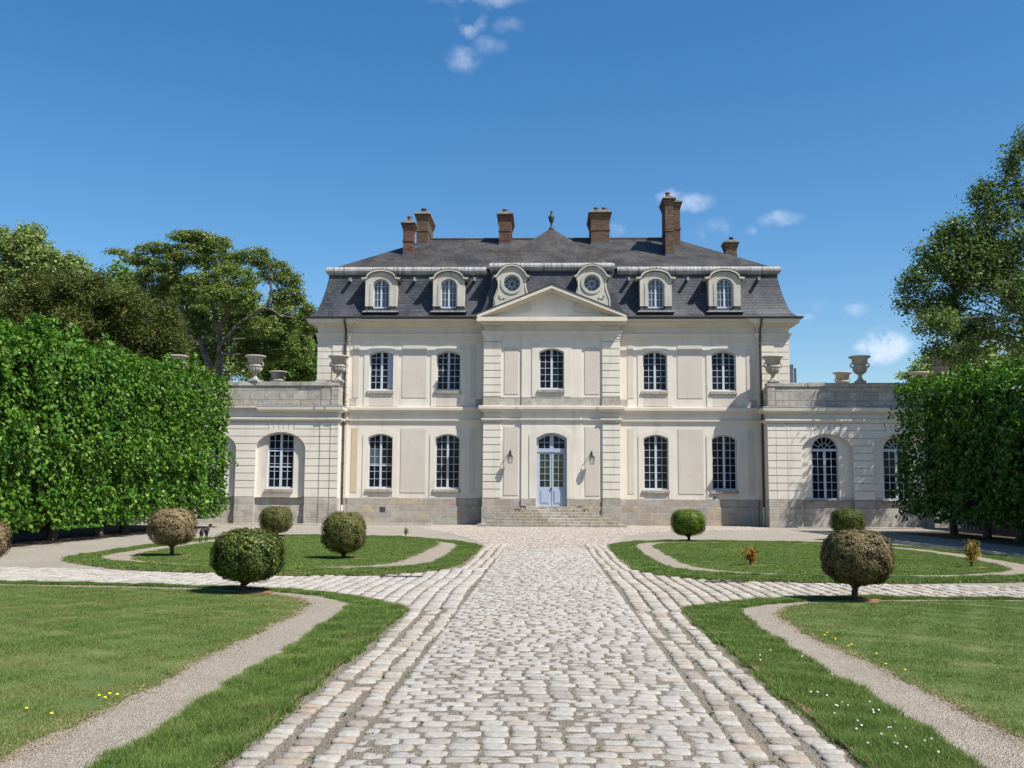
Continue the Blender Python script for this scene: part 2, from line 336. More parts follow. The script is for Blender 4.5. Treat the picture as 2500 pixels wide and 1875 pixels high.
def curve_arch(cx, hw, z1, rise, n=10, kind='seg'):
    """points from left spring to right spring"""
    out = []
    for i in range(n+1):
        if kind == 'seg':
            x = -hw+2*hw*i/n; z = z1-rise*(x/hw)**2
        else:
            a = math.pi*(1-i/n); x = hw*math.cos(a); z = z1-rise+rise*math.sin(a)
        out.append((cx+x, z))
    return out
def wall(mb, x0, x1, z0, z1, y, ops, reveal=.25):
    """wall face at y with arched openings; op = (cx, hw, zbottom, ztop, rise, kind)"""
    ops = sorted(ops, key=lambda o: o[0]); x = x0
    def q(a, b, c, d): mb.quad((a, y, c), (b, y, c), (b, y, d), (a, y, d))
    for cx, hw, zb, zt, rise, kind in ops:
        q(x, cx-hw, z0, z1)
        if zb > z0: q(cx-hw, cx+hw, z0, zb)
        ar = curve_arch(cx, hw, zt, rise, 12, kind)
        for k in range(len(ar)-1):
            a, b = ar[k], ar[k+1]; mb.quad((a[0], y, a[1]), (b[0], y, b[1]), (b[0], y, z1), (a[0], y, z1))
        mb.side([(cx-hw, zb)]+ar+[(cx+hw, zb), (cx-hw, zb)], y, y+reveal)
        x = cx+hw
    q(x, x1, z0, z1)
def sweep(mb, path, prof, close=False):
    """moulding along a plan path (x,y) walked so that outside is on the right hand"""
    n = len(path); cols = []
    for i, (x, y) in enumerate(path):
        ns = []
        for a, b in ((i-1, i), (i, i+1)):
            if a < 0 or b >= n: continue
            d = Vector((path[b][0]-path[a][0], path[b][1]-path[a][1])).normalized(); ns.append(Vector((d.y, -d.x)))
        if len(ns) == 2 and (ns[0]-ns[1]).length > .01: m_ = ns[0]+ns[1]; m_ = m_*(2/m_.length_squared) if m_.length_squared > 0 else ns[0]
        else: m_ = ns[0]
        cols.append([(x+m_.x*o, y+m_.y*o, z) for o, z in prof])
    for i in range(n-1):
        for k in range(len(prof)-1):
            mb.quad(cols[i][k], cols[i+1][k], cols[i+1][k+1], cols[i][k+1])
    for e in (0, n-1):
        mb.quad(*cols[e])

# ------------------------------------------------------------------ ground, roads, lawns
def inpoly(P, xs, ys):
    r = np.zeros(len(xs), bool); n = len(P)
    for i in range(n):
        x1, y1 = P[i]; x2, y2 = P[(i+1) % n]
        if y1 == y2: continue
        c = ((y1 > ys) != (y2 > ys)) & (xs < (x2-x1)*(ys-y1)/(y2-y1)+x1); r ^= c
    return r
def smooth_poly(P, it=2, keep=lambda p: False):
    for _ in range(it):
        Q = []
        for i in range(len(P)):
            a, b = P[i], P[(i+1) % len(P)]
            Q += [(a[0]*.75+b[0]*.25, a[1]*.75+b[1]*.25), (a[0]*.25+b[0]*.75, a[1]*.25+b[1]*.75)]
        P = Q
    return P
def jitter(P, amp, step=.10, big=.05):
    """densify an outline and make it ragged"""
    Q = []; S_ = 0.0; ph = [random.random()*6.3 for _ in range(5)]
    for i in range(len(P)):
        a, b = P[i], P[(i+1) % len(P)]; L = math.hypot(b[0]-a[0], b[1]-a[1]); n = max(1, int(L/step)); nx, ny = (b[1]-a[1])/(L+1e-6), -(b[0]-a[0])/(L+1e-6)
        for k in range(n):
            t = k/n; q = S_+L*t; w = big*(.5*math.sin(q*1.9+ph[0])+.45*math.sin(q*4.3+ph[1])+.4*math.sin(q*9.1+ph[2])+.3*math.sin(q*17+ph[3]))+random.gauss(0, amp)
            Q.append((a[0]+(b[0]-a[0])*t+nx*w, a[1]+(b[1]-a[1])*t+ny*w))
        S_ += L
    return Q
def sheet(name, P, z, mat):
    from mathutils.geometry import tessellate_polygon
    v = [(x, y, z) for x, y in P]; tr = tessellate_polygon([[Vector(q) for q in v]])
    me = bpy.data.meshes.new(name); me.from_pydata(v, [], [tuple(t) for t in tr]); me.materials.append(M[mat])
    import bmesh
    bm = bmesh.new(); bm.from_mesh(me); bmesh.ops.recalc_face_normals(bm, faces=bm.faces)
    for f in bm.faces:
        if f.normal.z < 0: f.normal_flip()
    bm.to_mesh(me); bm.free()
    o = bpy.data.objects.new(name, me); COL.objects.link(o); return o
g = MB(); N = 1500
g.quad((-N, -N, 0), (N, -N, 0), (N, N, 0), (-N, N, 0)); tag(g.build('ground', 'gravel'), kind='structure')

NLo = [(-15, 17.55), (-9.2, 17.27), (-6.71, 16.98), (-5.48, 16.75), (-4.26, 16.4), (-3.23, 15.75), (-2.54, 15.0), (-2.09, 14.27), (-1.86, 13.7), (-1.84, 13.0), (-1.84, 2.5), (-15, 2.5)]
NLro = [(-15, 17.1), (-9.0, 16.9), (-6.6, 16.7), (-5.4, 16.45), (-4.2, 16.0), (-3.4, 15.5), (-2.7, 14.5), (-2.58, 13.2), (-2.52, 10.4), (-2.5, 8), (-2.48, 2.5), (-2.9, 2.5), (-15, 2.5)]
NLri = [(-15, 16.75), (-8.87, 16.62), (-6.49, 16.38), (-5.29, 16.1), (-4.2, 15.6), (-3.6, 15.0), (-3.3, 14.3), (-3.15, 13.3), (-3.17, 10.5), (-3.12, 8.4), (-3.1, 6.8), (-3.15, 2.5), (-15, 2.5)]
NRo = [(15, 15.9), (7.2, 15.93), (4.28, 15.93), (3.51, 15.65), (2.57, 14.92), (1.86, 14.1), (1.84, 13.2), (1.84, 2.5), (15, 2.5)]
NRro = [(15, 15.62), (7.1, 15.68), (5.15, 15.62), (3.99, 15.37), (3.3, 14.9), (2.55, 14.2), (2.46, 12.54), (2.45, 10.5), (2.48, 8.5), (2.45, 2.5), (15, 2.5)]
NRri = [(15, 15.4), (7.02, 15.50), (5.09, 15.42), (3.96, 15.1), (3.4, 14.5), (3.0, 13.6), (2.95, 12.8), (2.92, 11), (2.99, 9.6), (3.02, 8.0), (3.0, 2.5), (15, 2.5)]
FLo = [(-11.09, 23.59), (-11.3, 25.6), (-11.45, 29.5), (-11.4, 33.4), (-11.0, 35.3), (-10.2, 36.6), (-9.1, 37.2), (-6.28, 36.7), (-4.77, 36.2), (-3.04, 33.71), (-2.13, 31.41), (-1.86, 29.99), (-1.85, 27.43), (-1.86, 23.15), (-2.0, 21.11), (-2.47, 20.18), (-3.2, 19.45), (-4.78, 19.2), (-6.39, 19.75), (-7.5, 20.0), (-8.73, 20.7), (-9.7, 21.6), (-10.5, 22.5)]
FLro = [(-10.57, 23.9), (-10.85, 26.5), (-10.9, 30.7), (-10.85, 33.6), (-10.2, 35.6), (-8.8, 36.25), (-7.21, 35.6), (-5.33, 34.33), (-3.4, 32.96), (-2.65, 31.6), (-2.45, 29), (-2.40, 24.2), (-2.52, 22.3), (-3.2, 21.2), (-4.4, 20.9), (-5.9, 21.1), (-7.2, 21.3), (-8.37, 21.7), (-9.5, 22.4)]
FLri = [(-9.9, 24.6), (-10.25, 27.0), (-10.3, 30.5), (-10.2, 33.2), (-9.6, 35.0), (-8.6, 35.9), (-7.2, 35.45), (-5.32, 34.25), (-3.5, 32.9), (-3.22, 31.3), (-3.24, 25.3), (-3.3, 23.0), (-3.8, 21.65), (-5.0, 21.35), (-6.2, 21.55), (-7.4, 21.8), (-8.5, 22.25), (-9.3, 23.2)]
FRo = [(2.0, 31.6), (2.6, 33.3), (3.46, 34.5), (4.83, 35.0), (7.22, 34.66), (9.19, 34.05), (10.6, 33.0), (11.3, 31.27), (11.6, 29.06), (11.76, 25.88), (11.6, 22.6), (10.6, 20.2), (8.8, 19.1), (6.2, 18.62), (5.02, 18.6), (4.1, 18.66), (3.1, 18.95), (2.34, 19.7), (1.9, 20.8), (1.85, 22.5), (1.85, 27), (1.88, 30)]
FRro = [(2.67, 32.0), (3.36, 33.4), (4.7, 34.1), (7.05, 33.8), (8.98, 33.2), (10.3, 32.1), (10.9, 30.31), (11.1, 27.5), (10.9, 23.8), (10.2, 21.3), (9.0, 20.2), (7.6, 19.85), (5.6, 19.85), (4.2, 20.0), (3.1, 20.7), (2.55, 21.9), (2.48, 24), (2.50, 28)]
FRri = [(3.24, 31.7), (3.9, 33.2), (4.9, 33.75), (7.04, 33.5), (8.8, 32.9), (10.0, 31.7), (10.45, 29.21), (10.4, 25.38), (10.14, 23.15), (9.5, 21.6), (8.4, 20.7), (7.2, 20.35), (5.6, 20.3), (4.4, 20.5), (3.6, 21.2), (3.12, 22.3), (3.1, 25), (3.15, 29)]
COURT = [(-5.7, 46.6), (-5.4, 50.0), (-3.47, 50.8), (3.9, 50.8), (4.2, 51.6), (10.0, 51.6), (10.2, 46.9), (8.93, 45.6), (6.24, 44.6), (4.1, 42.5), (2.9, 38.5), (2.2, 34), (1.75, 31), (1.75, 28.5), (-1.75, 28.2), (-1.8, 31), (-2.6, 35.5), (-4.1, 41.5)]
XL = [(-16, 17.75), (-9, 17.42), (-6.5, 17.12), (-5, 16.86), (-4.2, 16.56), (-3.2, 15.95), (-2.5, 15.15), (-2.0, 14.3), (-1.82, 13.75), (-1.19, 13.75), (-1.19, 21.2), (-1.9, 21.2), (-2.4, 20.0), (-3.1, 19.25), (-4.8, 19.0), (-7, 19.55), (-11, 20.8), (-16, 21.3)]
XR = [(16, 16.0), (7.2, 16.05), (4.25, 16.05), (3.5, 15.78), (2.55, 15.05), (1.85, 14.3), (1.82, 13.75), (1.19, 13.75), (1.19, 20.9), (1.83, 20.9), (2.2, 19.6), (3.0, 18.8), (4.1, 18.45), (5.5, 18.3), (8, 18.2), (16, 18.0)]
AVE = [(-2.12, 2.5), (2.12, 2.5), (2.12, 13.6), (1.79, 14.5), (1.79, 28.6), (-1.79, 28.6), (-1.79, 14.5), (-2.12, 13.6)]
mk_gravel('verge_soil', (.21, .15, .10), (.34, .26, .175), 90, 3.0)
tag(sheet('avenue', AVE, .004, 'verge_soil'), kind='structure')
tag(sheet('court_paving', COURT, .008, 'joint_sand'), kind='structure')
tag(sheet('side_road', XL, .012, 'joint_sand'), kind='structure')
tag(sheet('side_road', XR, .012, 'joint_sand'), kind='structure')
lawns = {}
for key, o_, ro, ri in (('a', NLo, NLro, NLri), ('b', NRo, NRro, NRri), ('c', FLo, FLro, FLri), ('d', FRo, FRro, FRri)):
    if key in 'cd': o_, ro, ri = smooth_poly(o_, 1), smooth_poly(ro, 1), smooth_poly(ri, 1)
    o_, ro, ri = jitter(o_, .010, .10, .032), jitter(ro, .010, .10, .03), jitter(ri, .010, .10, .04)
    tag(sheet('lawn', o_, .016, 'turf'), kind='structure')
    tag(sheet('gravel_path', ro, .020, 'path_gravel'), kind='structure')
    tag(sheet('lawn', ri, .024, 'turf'), kind='structure')
    lawns[key] = (o_, ro, ri)

# cobbles: domed stones, one mesh per paved surface (they are its surface)
def cobbles(name, cells, mat, h=.022):
    """cells: x, y, half x, half y, angle, height offset"""
    C = np.array(cells); n = len(C); ang = np.arange(10)/10*2*math.pi+.31
    sx = np.sign(np.cos(ang))*np.abs(np.cos(ang))**.45; sy = np.sign(np.sin(ang))*np.abs(np.sin(ang))**.45
    V = []
    for sc, z in ((1.0, -.02), (1.0, .45*h), (.90, .88*h), (.5, h)):
        jx = 1+RNG.normal(0, .045, (n, 10)); px = C[:, 2:3]*sx*sc*jx; py = C[:, 3:4]*sy*sc*jx
        ca, sa = np.cos(C[:, 4:5]), np.sin(C[:, 4:5])
        V.append(np.stack([C[:, 0:1]+px*ca-py*sa, C[:, 1:2]+px*sa+py*ca, C[:, 5:6]+z+RNG.normal(0, .0016 if sc < 1 else .0005, (n, 10))], 2))
    V = np.concatenate(V, 1)                       # n x 40 x 3
    F4 = []
    for r in range(3):
        for k in range(10): F4.append((r*10+k, r*10+(k+1) % 10, (r+1)*10+(k+1) % 10, (r+1)*10+k))
    for k in range(0, 4): F4.append((30+k, 30+k+1, 30+(8-k), 30+(9-k)))
    F4 = np.array(F4); Fc = (F4[None]+(np.arange(n)*40)[:, None, None]).reshape(-1, 4)
    o = fast(name, V.reshape(-1, 3), Fc, mat)
    o.data.polygons.foreach_set('use_smooth', [True]*len(o.data.polygons)); return tag(o, kind='structure')
def crown(x): return .045*max(0, 1-(x/1.5)**2)
def field(x0, x1, y0, y1, w, p, test=None, edge=0, zf=lambda x: 0, swap=False, gap=.022, wj=.16):
    out = []; y = y0; row_ = 0
    while y < y1:
        ph = p*random.uniform(.92, 1.08); row_ += 1; x = x0+random.uniform(-.04, .04)*w; first = row_ % 2 == 0
        while x < x1:
            ww = w*random.uniform(1-wj, 1+wj*1.2)*(.5 if first else 1); first = False; ww = ww if x+ww*1.45 < x1 else x1-x
            if ww > .45*w:
                cx, cy = x+ww/2, y+ph/2+random.gauss(0, .006)
                cy += .025*math.sin(cx*1.2+y*.25)
                out.append(((cy, cx) if swap else (cx, cy))+((ph/2-gap*.4, ww/2-gap*.6) if swap else (ww/2-gap*.6, ph/2-gap*.4))+(random.gauss(0, .03), random.uniform(-.007, .005)))
            x += ww
        y += ph
    out = [(a, b, c, d, e, f+zf(a)) for a, b, c, d, e, f in out if c > .02 and d > .02]
    if test is not None:
        A = np.array([(q[0], q[1]) for q in out]); k = inpoly(test, A[:, 0], A[:, 1]); out = [q for q, t in zip(out, k) if t]
    return out
av = field(-1.15, 1.15, 2.6, 28.4, .182, .152, zf=crown, gap=.0125)
cobbles('avenue_cobbles', av, 'cobble', .015)
ed = []
for s in (-1, 1):
    for c, w in ((1.25, .075), (1.465, .09), (1.67, .075)):
        for y0, y1 in ((2.6, 13.7), (21.0, 31.5)):
            y = y0
            while y < y1:
                ph = random.uniform(.115, .19)
                if random.random() > .03: ed.append((s*c+random.gauss(0, .010)+s*.022*math.sin(y*.9+c*5)+s*.012*math.sin(y*2.7+c*9), y+ph/2, w*random.uniform(.86, 1.05), ph/2-.014, random.gauss(0, .07), random.uniform(-.004, .008)+crown(c)))
                y += ph
cobbles('border_cobbles', ed, 'cobble_edge', .024)
# crown fill under the avenue so that joints stay filled
g = MB(); xs = np.linspace(-1.86, 1.86, 25)
for i in range(24):
    a, b = xs[i], xs[i+1]; g.quad((a, 2.5, .008+crown(a)), (b, 2.5, .008+crown(b)), (b, 28.55, .008+crown(b)), (a, 28.55, .008+crown(a)))
tag(g.build('avenue_bed', 'joint_sand', smooth=True), kind='structure')
ct = field(-6, 10.5, 28.2, 51.6, .17, .14, COURT, gap=.016)
cobbles('court_cobbles', ct, 'cobble_court', .014)
xr = field(13.6, 21.6, 1.2, 16, .20, .22, XR, swap=True, gap=.036)
xl = [(-a, b, c, d, e, f) for a, b, c, d, e, f in field(13.6, 21.6, 1.2, 16, .20, .23, [(-x, y) for x, y in XL], swap=True, gap=.034)]
def splitmid(L): return [q[:5]+(q[5]+(crown(q[0])+.008 if abs(q[0]) < 1.8 else .004),) for q in L]
cobbles('side_road_cobbles', splitmid(xr), 'cobble_edge', .026); cobbles('side_road_cobbles', splitmid(xl), 'cobble', .026)
# pale stone gutter edging along the foot of the building
g = MB()
for a, b, y in ((-22, -10.9, 49.55), (-9.9, -5.6, 50.9), (12, 22, 49.55)):
    x = a
    while x < b:
        w = random.uniform(.5, 1.1); x2 = min(b, x+w); g.box(x+.01, x2-.01, y+random.uniform(-.02, .02), y+.42, .0, .05+random.uniform(-.01, .015)); x = x2
o = g.build('kerb_edging', 'cobble_edge', bevel=.012); tag(o, kind='structure')
g = MB(); g.box(-3.05, -2.25, 18.9, 19.15, .02, .034)
tag(g.build('drain_grate', 'pipe_metal'), 'flat dark drain grate set in the paving where the left side road meets the avenue', 'drain')
g = MB(); g.box(2.8, 3.5, 18.3, 18.55, .02, .036)
tag(g.build('drain_grate', 'pipe_metal'), 'flat dark drain grate set in the paving where the right side road meets the avenue', 'drain')

for s_ in (-1, 1):
    a_, b_ = sorted((s_*14.75, s_*19.7)); mm_ = sheet('shaded_bed', jitter([(a_, 10), (b_, 10), (b_, 46.5), (a_, 46.5)], .05, .3, .12), .006, 'shaded_litter'); tag(mm_, kind='structure')  # dark ground sheet: litter, with the hedge's shade put into its colour
# grass blades
def blades(name, inner, holes, mat, dens, hgt, wid, ymax=99, seed=1, xlim=(-14, 14), edge_only=None):
    P = np.array(inner); rg = np.random.default_rng(seed)
    x0, x1 = max(P[:, 0].min(), xlim[0])-.06, min(P[:, 0].max(), xlim[1])+.06; y0, y1 = max(P[:, 1].min(), 5.0)-.04, min(P[:, 1].max(), ymax)+.06
    n = int((x1-x0)*(y1-y0)*dens*1.35)
    # more tufts nearby
    u = rg.random(n); ys = y0*(y1/y0)**u if y1/y0 > 1.6 else y0+(y1-y0)*u
    xs = x0+(x1-x0)*rg.random(n)
    k = (np.abs((xs+.033*ys)/ys) < .95) & inpoly(inner, xs, ys)
    for h in holes: k &= ~inpoly(h, xs, ys)
    xs, ys = xs[k]+rg.normal(0, .025, k.sum()), ys[k]+rg.normal(0, .025, k.sum()); n = len(xs)
    sc = np.clip(ys/9.0, .85, 2.2); B = 3
    V = np.zeros((n, B, 3, 3)); lum = .7+.45*np.sin(xs*3.7+np.sin(ys*4.3)*1.3)*np.sin(ys*3.1+np.sin(xs*5))+.35*np.sin(xs*9+ys*3)*np.sin(ys*7.7-xs*2)+.6*(rg.random(n) < .03)
    for b in range(B):
        a = rg.random(n)*2*math.pi; h = hgt*rg.uniform(.6, 1.35, n)*np.clip(.45+.75*lum, .3, 1.9); w = wid*sc*rg.uniform(.7, 1.3, n)
        dx, dy = np.cos(a), np.sin(a); ox, oy = rg.normal(0, .012*sc), rg.normal(0, .012*sc); le = rg.uniform(.3, 1.7, n)*h
        V[:, b, 0] = np.stack([xs+ox-dy*w, ys+oy+dx*w, np.full(n, .012)], 1)
        V[:, b, 1] = np.stack([xs+ox+dy*w, ys+oy-dx*w, np.full(n, .012)], 1)
        V[:, b, 2] = np.stack([xs+ox+dx*le, ys+oy+dy*le, .02+h], 1)
    Fc = np.arange(n*B*3).reshape(-1, 3)
    return tag(fast(name, V.reshape(-1, 3), Fc, mat), kind='stuff')
def glabel(o, l): tag(o, l, 'grass'); return o
glabel(blades('grass', lawns['a'][2], [], 'grass_dry', 2700, .019, .0027, seed=2), 'short half dry grass of the near left lawn')
glabel(blades('grass', lawns['a'][0], [lawns['a'][1]], 'grass_lush', 8500, .033, .0031, seed=3, xlim=(-14, -1.7)), 'longer green grass strip between the near left lawn path and the avenue')
glabel(blades('grass', lawns['b'][2], [], 'grass_mown', 2700, .019, .0027, seed=4), 'short mown green grass of the near right lawn')
glabel(blades('grass', lawns['b'][0], [lawns['b'][1]], 'grass_lush', 8500, .033, .0031, seed=5, xlim=(1.7, 14)), 'longer green grass strip between the near right lawn path and the avenue')
glabel(blades('grass', lawns['c'][2], [], 'grass_mown', 700, .022, .0045, seed=6), 'mown grass of the far left lawn before the house')
glabel(blades('grass', lawns['c'][0], [lawns['c'][1]], 'grass_lush', 1300, .036, .005, seed=7), 'green grass strip round the far left lawn')
glabel(blades('grass', lawns['d'][2], [], 'grass_mown', 700, .022, .0045, seed=8), 'mown grass of the far right lawn before the house')
glabel(blades('grass', lawns['d'][0], [lawns['d'][1]], 'grass_lush', 1300, .036, .005, seed=9), 'green grass strip round the far right lawn')
# dry straw along the border between grass and stones
def straw(name, sgn, seed):
    rg = np.random.default_rng(seed); n = 9000; ys = 5.2*(14/5.2)**rg.random(n); xs = sgn*(1.84+np.abs(rg.normal(0, .035, n))*(1+1.6*(np.sin(ys*1.9+sgn)+np.sin(ys*4.7) > .9)))
    V = np.zeros((n, 3, 3)); a = rg.random(n)*2*math.pi; le = rg.uniform(.01, .03, n); w = .003*np.clip(ys/8, .8, 1.8)
    V[:, 0] = np.stack([xs-np.sin(a)*w, ys+np.cos(a)*w, np.full(n, .028)], 1); V[:, 1] = np.stack([xs+np.sin(a)*w, ys-np.cos(a)*w, np.full(n, .028)], 1)
    V[:, 2] = np.stack([xs+np.cos(a)*le, ys+np.sin(a)*le, .027+rg.uniform(.001, .016, n)], 1)
    return tag(fast(name, V.reshape(-1, 3), np.arange(n*3).reshape(-1, 3), 'straw'), kind='stuff')
mk_leaf('straw', [(0, (.16, .115, .06)), (.6, (.27, .205, .115)), (1, (.36, .28, .17))], .9, .1, tcol=(1, 1, 1))
straw('dry_grass', -1, 21); straw('dry_grass', 1, 22)
def fringe(P, seed, n=6000, off=.0):
    rg = np.random.default_rng(seed); P = np.array(P); seg = np.diff(P, axis=0); Ls = np.linalg.norm(seg, axis=1)/np.clip((P[:-1, 1]+P[1:, 1])/2, 5, 40)**1.2; i = rg.choice(len(seg), n, p=Ls/Ls.sum()); t = rg.random(n)
    p = P[i]+seg[i]*t[:, None]+rg.normal(0, .05, (n, 2))*(1+.9*(np.sin(P[i, 1]*3+t*7) > .3))[:, None]; V = np.zeros((n, 3, 3)); a = rg.random(n)*2*math.pi; le = rg.uniform(.01, .035, n); w = .004*np.clip(p[:, 1]/8, .8, 2)
    V[:, 0] = np.stack([p[:, 0]-np.sin(a)*w, p[:, 1]+np.cos(a)*w, np.full(n, .026)], 1); V[:, 1] = np.stack([p[:, 0]+np.sin(a)*w, p[:, 1]-np.cos(a)*w, np.full(n, .026)], 1)
    V[:, 2] = np.stack([p[:, 0]+np.cos(a)*le, p[:, 1]+np.sin(a)*le, .027+rg.uniform(.001, .016, n)], 1)
    return tag(fast('dry_grass', V.reshape(-1, 3), np.arange(n*3).reshape(-1, 3), 'straw'), kind='stuff')
fringe(NLri[4:-1], 23); fringe(NRri[4:-1], 24); fringe(NLri[:7], 25, 3000); fringe(NLo[3:9], 26, 2500); fringe(FLo, 27, 5000); fringe(FRo, 28, 5000); fringe(FLri, 29, 4000)

rw = np.random.default_rng(77); nwd = 200; wx = np.where(rw.random(nwd) < .6, rw.choice([-1.79, 1.79, -1.36, 1.36, -1.16, 1.16], nwd)+rw.normal(0, .02, nwd), rw.uniform(-1.1, 1.1, nwd)); wy = 5.2*(28/5.2)**rw.random(nwd)
wpts = np.repeat(np.stack([wx, wy, .02+np.array([crown(v) for v in wx])], 1), 9, 0)+rw.normal(0, .014, (nwd*9, 3))*np.array([1, 1, .25])
def flower(mat, r, seg):
    t = MB(); t.tube([(0, 0, 0), (.003, 0, .04), (.0, .003, .050)], .0018, 5)
    st = t; h = MB(); h.lathe([(r*.25, .047), (r, .051), (r*.8, .057), (r*.2, .059)], seg=seg)
    return st, h
def make_flower(name, mat, r, label, cat, grp):
    st, h = flower(mat, r, 8); e = empty(name); st.build('stem', 'box_bright', e); h.build('flower_head', mat, e); return tag(e, label, cat, grp)
dz = make_flower('daisy', 'petal_white', .008, 'tiny white daisy in the green grass strip right of the avenue', 'flower', 'daisies in the grass strip')
rr = random.Random(5)
spots = []
while len(spots) < 34:
    y = rr.choice([rr.uniform(6.3, 8.2), rr.uniform(6.3, 10.5)]); x = rr.uniform(1.95, 2.42)
    spots.append((x, y))
for i, (x, y) in enumerate(spots):
    (dz if i == 0 else dup(dz, (x, y, 0))).location = (x, y, 0)
dn = make_flower('dandelion', 'petal_yellow', .013, 'small yellow dandelion at the edge of the near right lawn', 'flower', 'dandelions on the right lawn edge')
for i, (x, y) in enumerate([(3.02, 11.4), (3.05, 11.1), (3.1, 10.7), (3.04, 10.6), (3.16, 10.1), (3.05, 9.5), (3.12, 9.2), (3.1, 11.6)]):
    if i == 0: dn.location = (x, y, 0)
    else: dup(dn, (x, y, 0))
d2 = dup(dn, (-3.35, 7.05, 0), 'small yellow dandelion at the edge of the near left lawn'); d2['group'] = 'dandelions on the left lawn edge'
for x, y in [(-3.25, 7.75), (-3.3, 7.68), (-3.18, 7.72), (-3.22, 7.6), (-3.6, 7.2)]: dup(d2, (x, y, 0))

# ------------------------------------------------------------------ the house
YF = 51.7; YC = YF-.82; YP = YF-.17; YW = YF-1.28; YB = YF+10.1
HW = 11.96; PW = 10.33; CW = 3.40
house = tag(empty('chateau', (X0, YF, 0)), 'two storey cream chateau with slate mansard roof, pediment and front steps', 'house')
def H(mb, name, mat, parent=None, **k):              # house meshes are written in facade metres (x from the door axis, world y, z)
    mb.v = [(x, y-YF, z) for x, y, z in mb.v]
    return mb.build(name, mat, parent or house, **k)
UW = [(-8.69, .61, 6.78, 8.78, .17, 'seg'), (-5.25, .61, 6.78, 8.78, .17, 'seg'), (5.24, .61, 6.78, 8.78, .17, 'seg'), (8.70, .61, 6.78, 8.78, .17, 'seg')]
LW = [(-8.66, .62, 1.80, 4.54, .18, 'seg'), (-5.25, .62, 1.80, 4.54, .18, 'seg'), (5.25, .62, 1.80, 4.54, .18, 'seg'), (8.66, .62, 1.80, 4.54, .18, 'seg')]
w = MB()
wall(w, -PW, PW, 1.31, 5.4, YF, LW); wall(w, -PW, PW, 5.4, 10.3, YF, UW)
for s in (-1, 1):
    w.quad((s*HW, YP+.05, 0), (s*HW, YB, 0), (s*HW, YB, 10.3), (s*HW, YP+.05, 10.3))
w.quad((-HW, YB, 0), (HW, YB, 0), (HW, YB, 10.3), (-HW, YB, 10.3))
H(w, 'front_wall', 'plaster')
# corner pavilions and centre pavilion, with rusticated courses
def courses(mb, x0, x1, y, z0, z1, dep, step=.365, start=1.77, gap=.036):
    zs = [z0]; z = start
    while z < z1-.05:
        if z > z0+.05: zs.append(z)
        z += step
    zs.append(z1)
    for a, b in zip(zs[:-1], zs[1:]): mb.box(x0, x1, y-dep, y+.1, a+gap/2, b-gap/2)
for s in (-1, 1):
    co = MB(); a, b = sorted((s*PW, s*HW)); co.box(a, b, YP, YF+.5, 0, 10.3); H(co, 'corner_pier', 'plaster')
    co = MB(); a, b = sorted((s*(PW+.03), s*11.18)); courses(co, a, b, YP, 5.95, 9.28, .055)
    a, b = sorted((s*11.19, s*(HW-.004))); courses(co, a, b, YP, 5.95, 9.28, .018)
    H(co, 'rusticated_pilaster', 'plaster', bevel=.008)
cw = MB()
# centre block: strips at YC, the middle bay stands 6 cm proud
for s in (-1, 1):
    a, b = sorted((s*CW, s*1.495)); cw.quad((a, YC, 1.31), (b, YC, 1.31), (b, YC, 10.3), (a, YC, 10.3))
    cw.quad((s*CW, YC, 1.31), (s*CW, YF+.1, 1.31), (s*CW, YF+.1, 10.3), (s*CW, YC, 10.3))
    cw.quad((s*1.495, YC-.06, 1.31), (s*1.495, YC+.02, 1.31), (s*1.495, YC+.02, 10.3), (s*1.495, YC-.06, 10.3))
wall(cw, -1.495, 1.495, .945, 5.4, YC-.06, [(0.01, .75, .945, 4.57, .26, 'seg')], .34)
wall(cw, -1.495, 1.495, 5.4, 10.3, YC-.06, [(0.0, .62, 6.76, 8.80, .18, 'seg')], .30)
H(cw, 'centre_wall', 'plaster')
for s in (-1, 1):
    cr = MB(); a, b = sorted((s*2.52, s*(CW+.005)))
    courses(cr, a, b, YC, 1.33, 5.13, .085); H(cr, 'rusticated_pilaster', 'plaster', bevel=.008)
    cr = MB(); courses(cr, a, b, YC, 6.36, 9.28, .085, start=6.58); H(cr, 'rusticated_pilaster', 'plaster', bevel=.008)
# plinth of rough stone
for s in (-1, 1):
    pl = MB(); a, b = sorted((s*PW, s*CW))
    pl.box(a, b, YF-.035, YF+.2, .93, 1.31); pl.box(a, b, YF-.075, YF+.2, -.1, .93)
    a, b = sorted((s*PW, s*HW)); pl.box(a, b, YP-.07, YF+.2, -.1, .93); pl.box(a, b, YP-.035, YF+.2, .93, 1.31)
    a, b = sorted((s*CW+s*.02, s*2.5)); pl.box(a, b, YC-.115, YF+.2, .93, 1.315)
    a, b = sorted((s*CW+s*.05, s*2.48)); pl.box(a, b, YC-.15, YF+.2, -.1, .93)
    a, b = sorted((s*2.5, s*1.51)); pl.box(a, b, YC-.03, YF, .93, 1.312)
    a, b = sorted((s*2.48, s*1.51)); pl.box(a, b, YC-.06, YF, -.1, .93)
    a, b = sorted((s*1.51, s*.77)); pl.box(a, b, YC-.09, YF, .945, 1.31); a, b = sorted((s*1.508, s*.02)); pl.box(a, b, YC-.062, YF, -.1, .926)
    H(pl, 'stone_plinth', 'plinth_stone', bevel=.01)
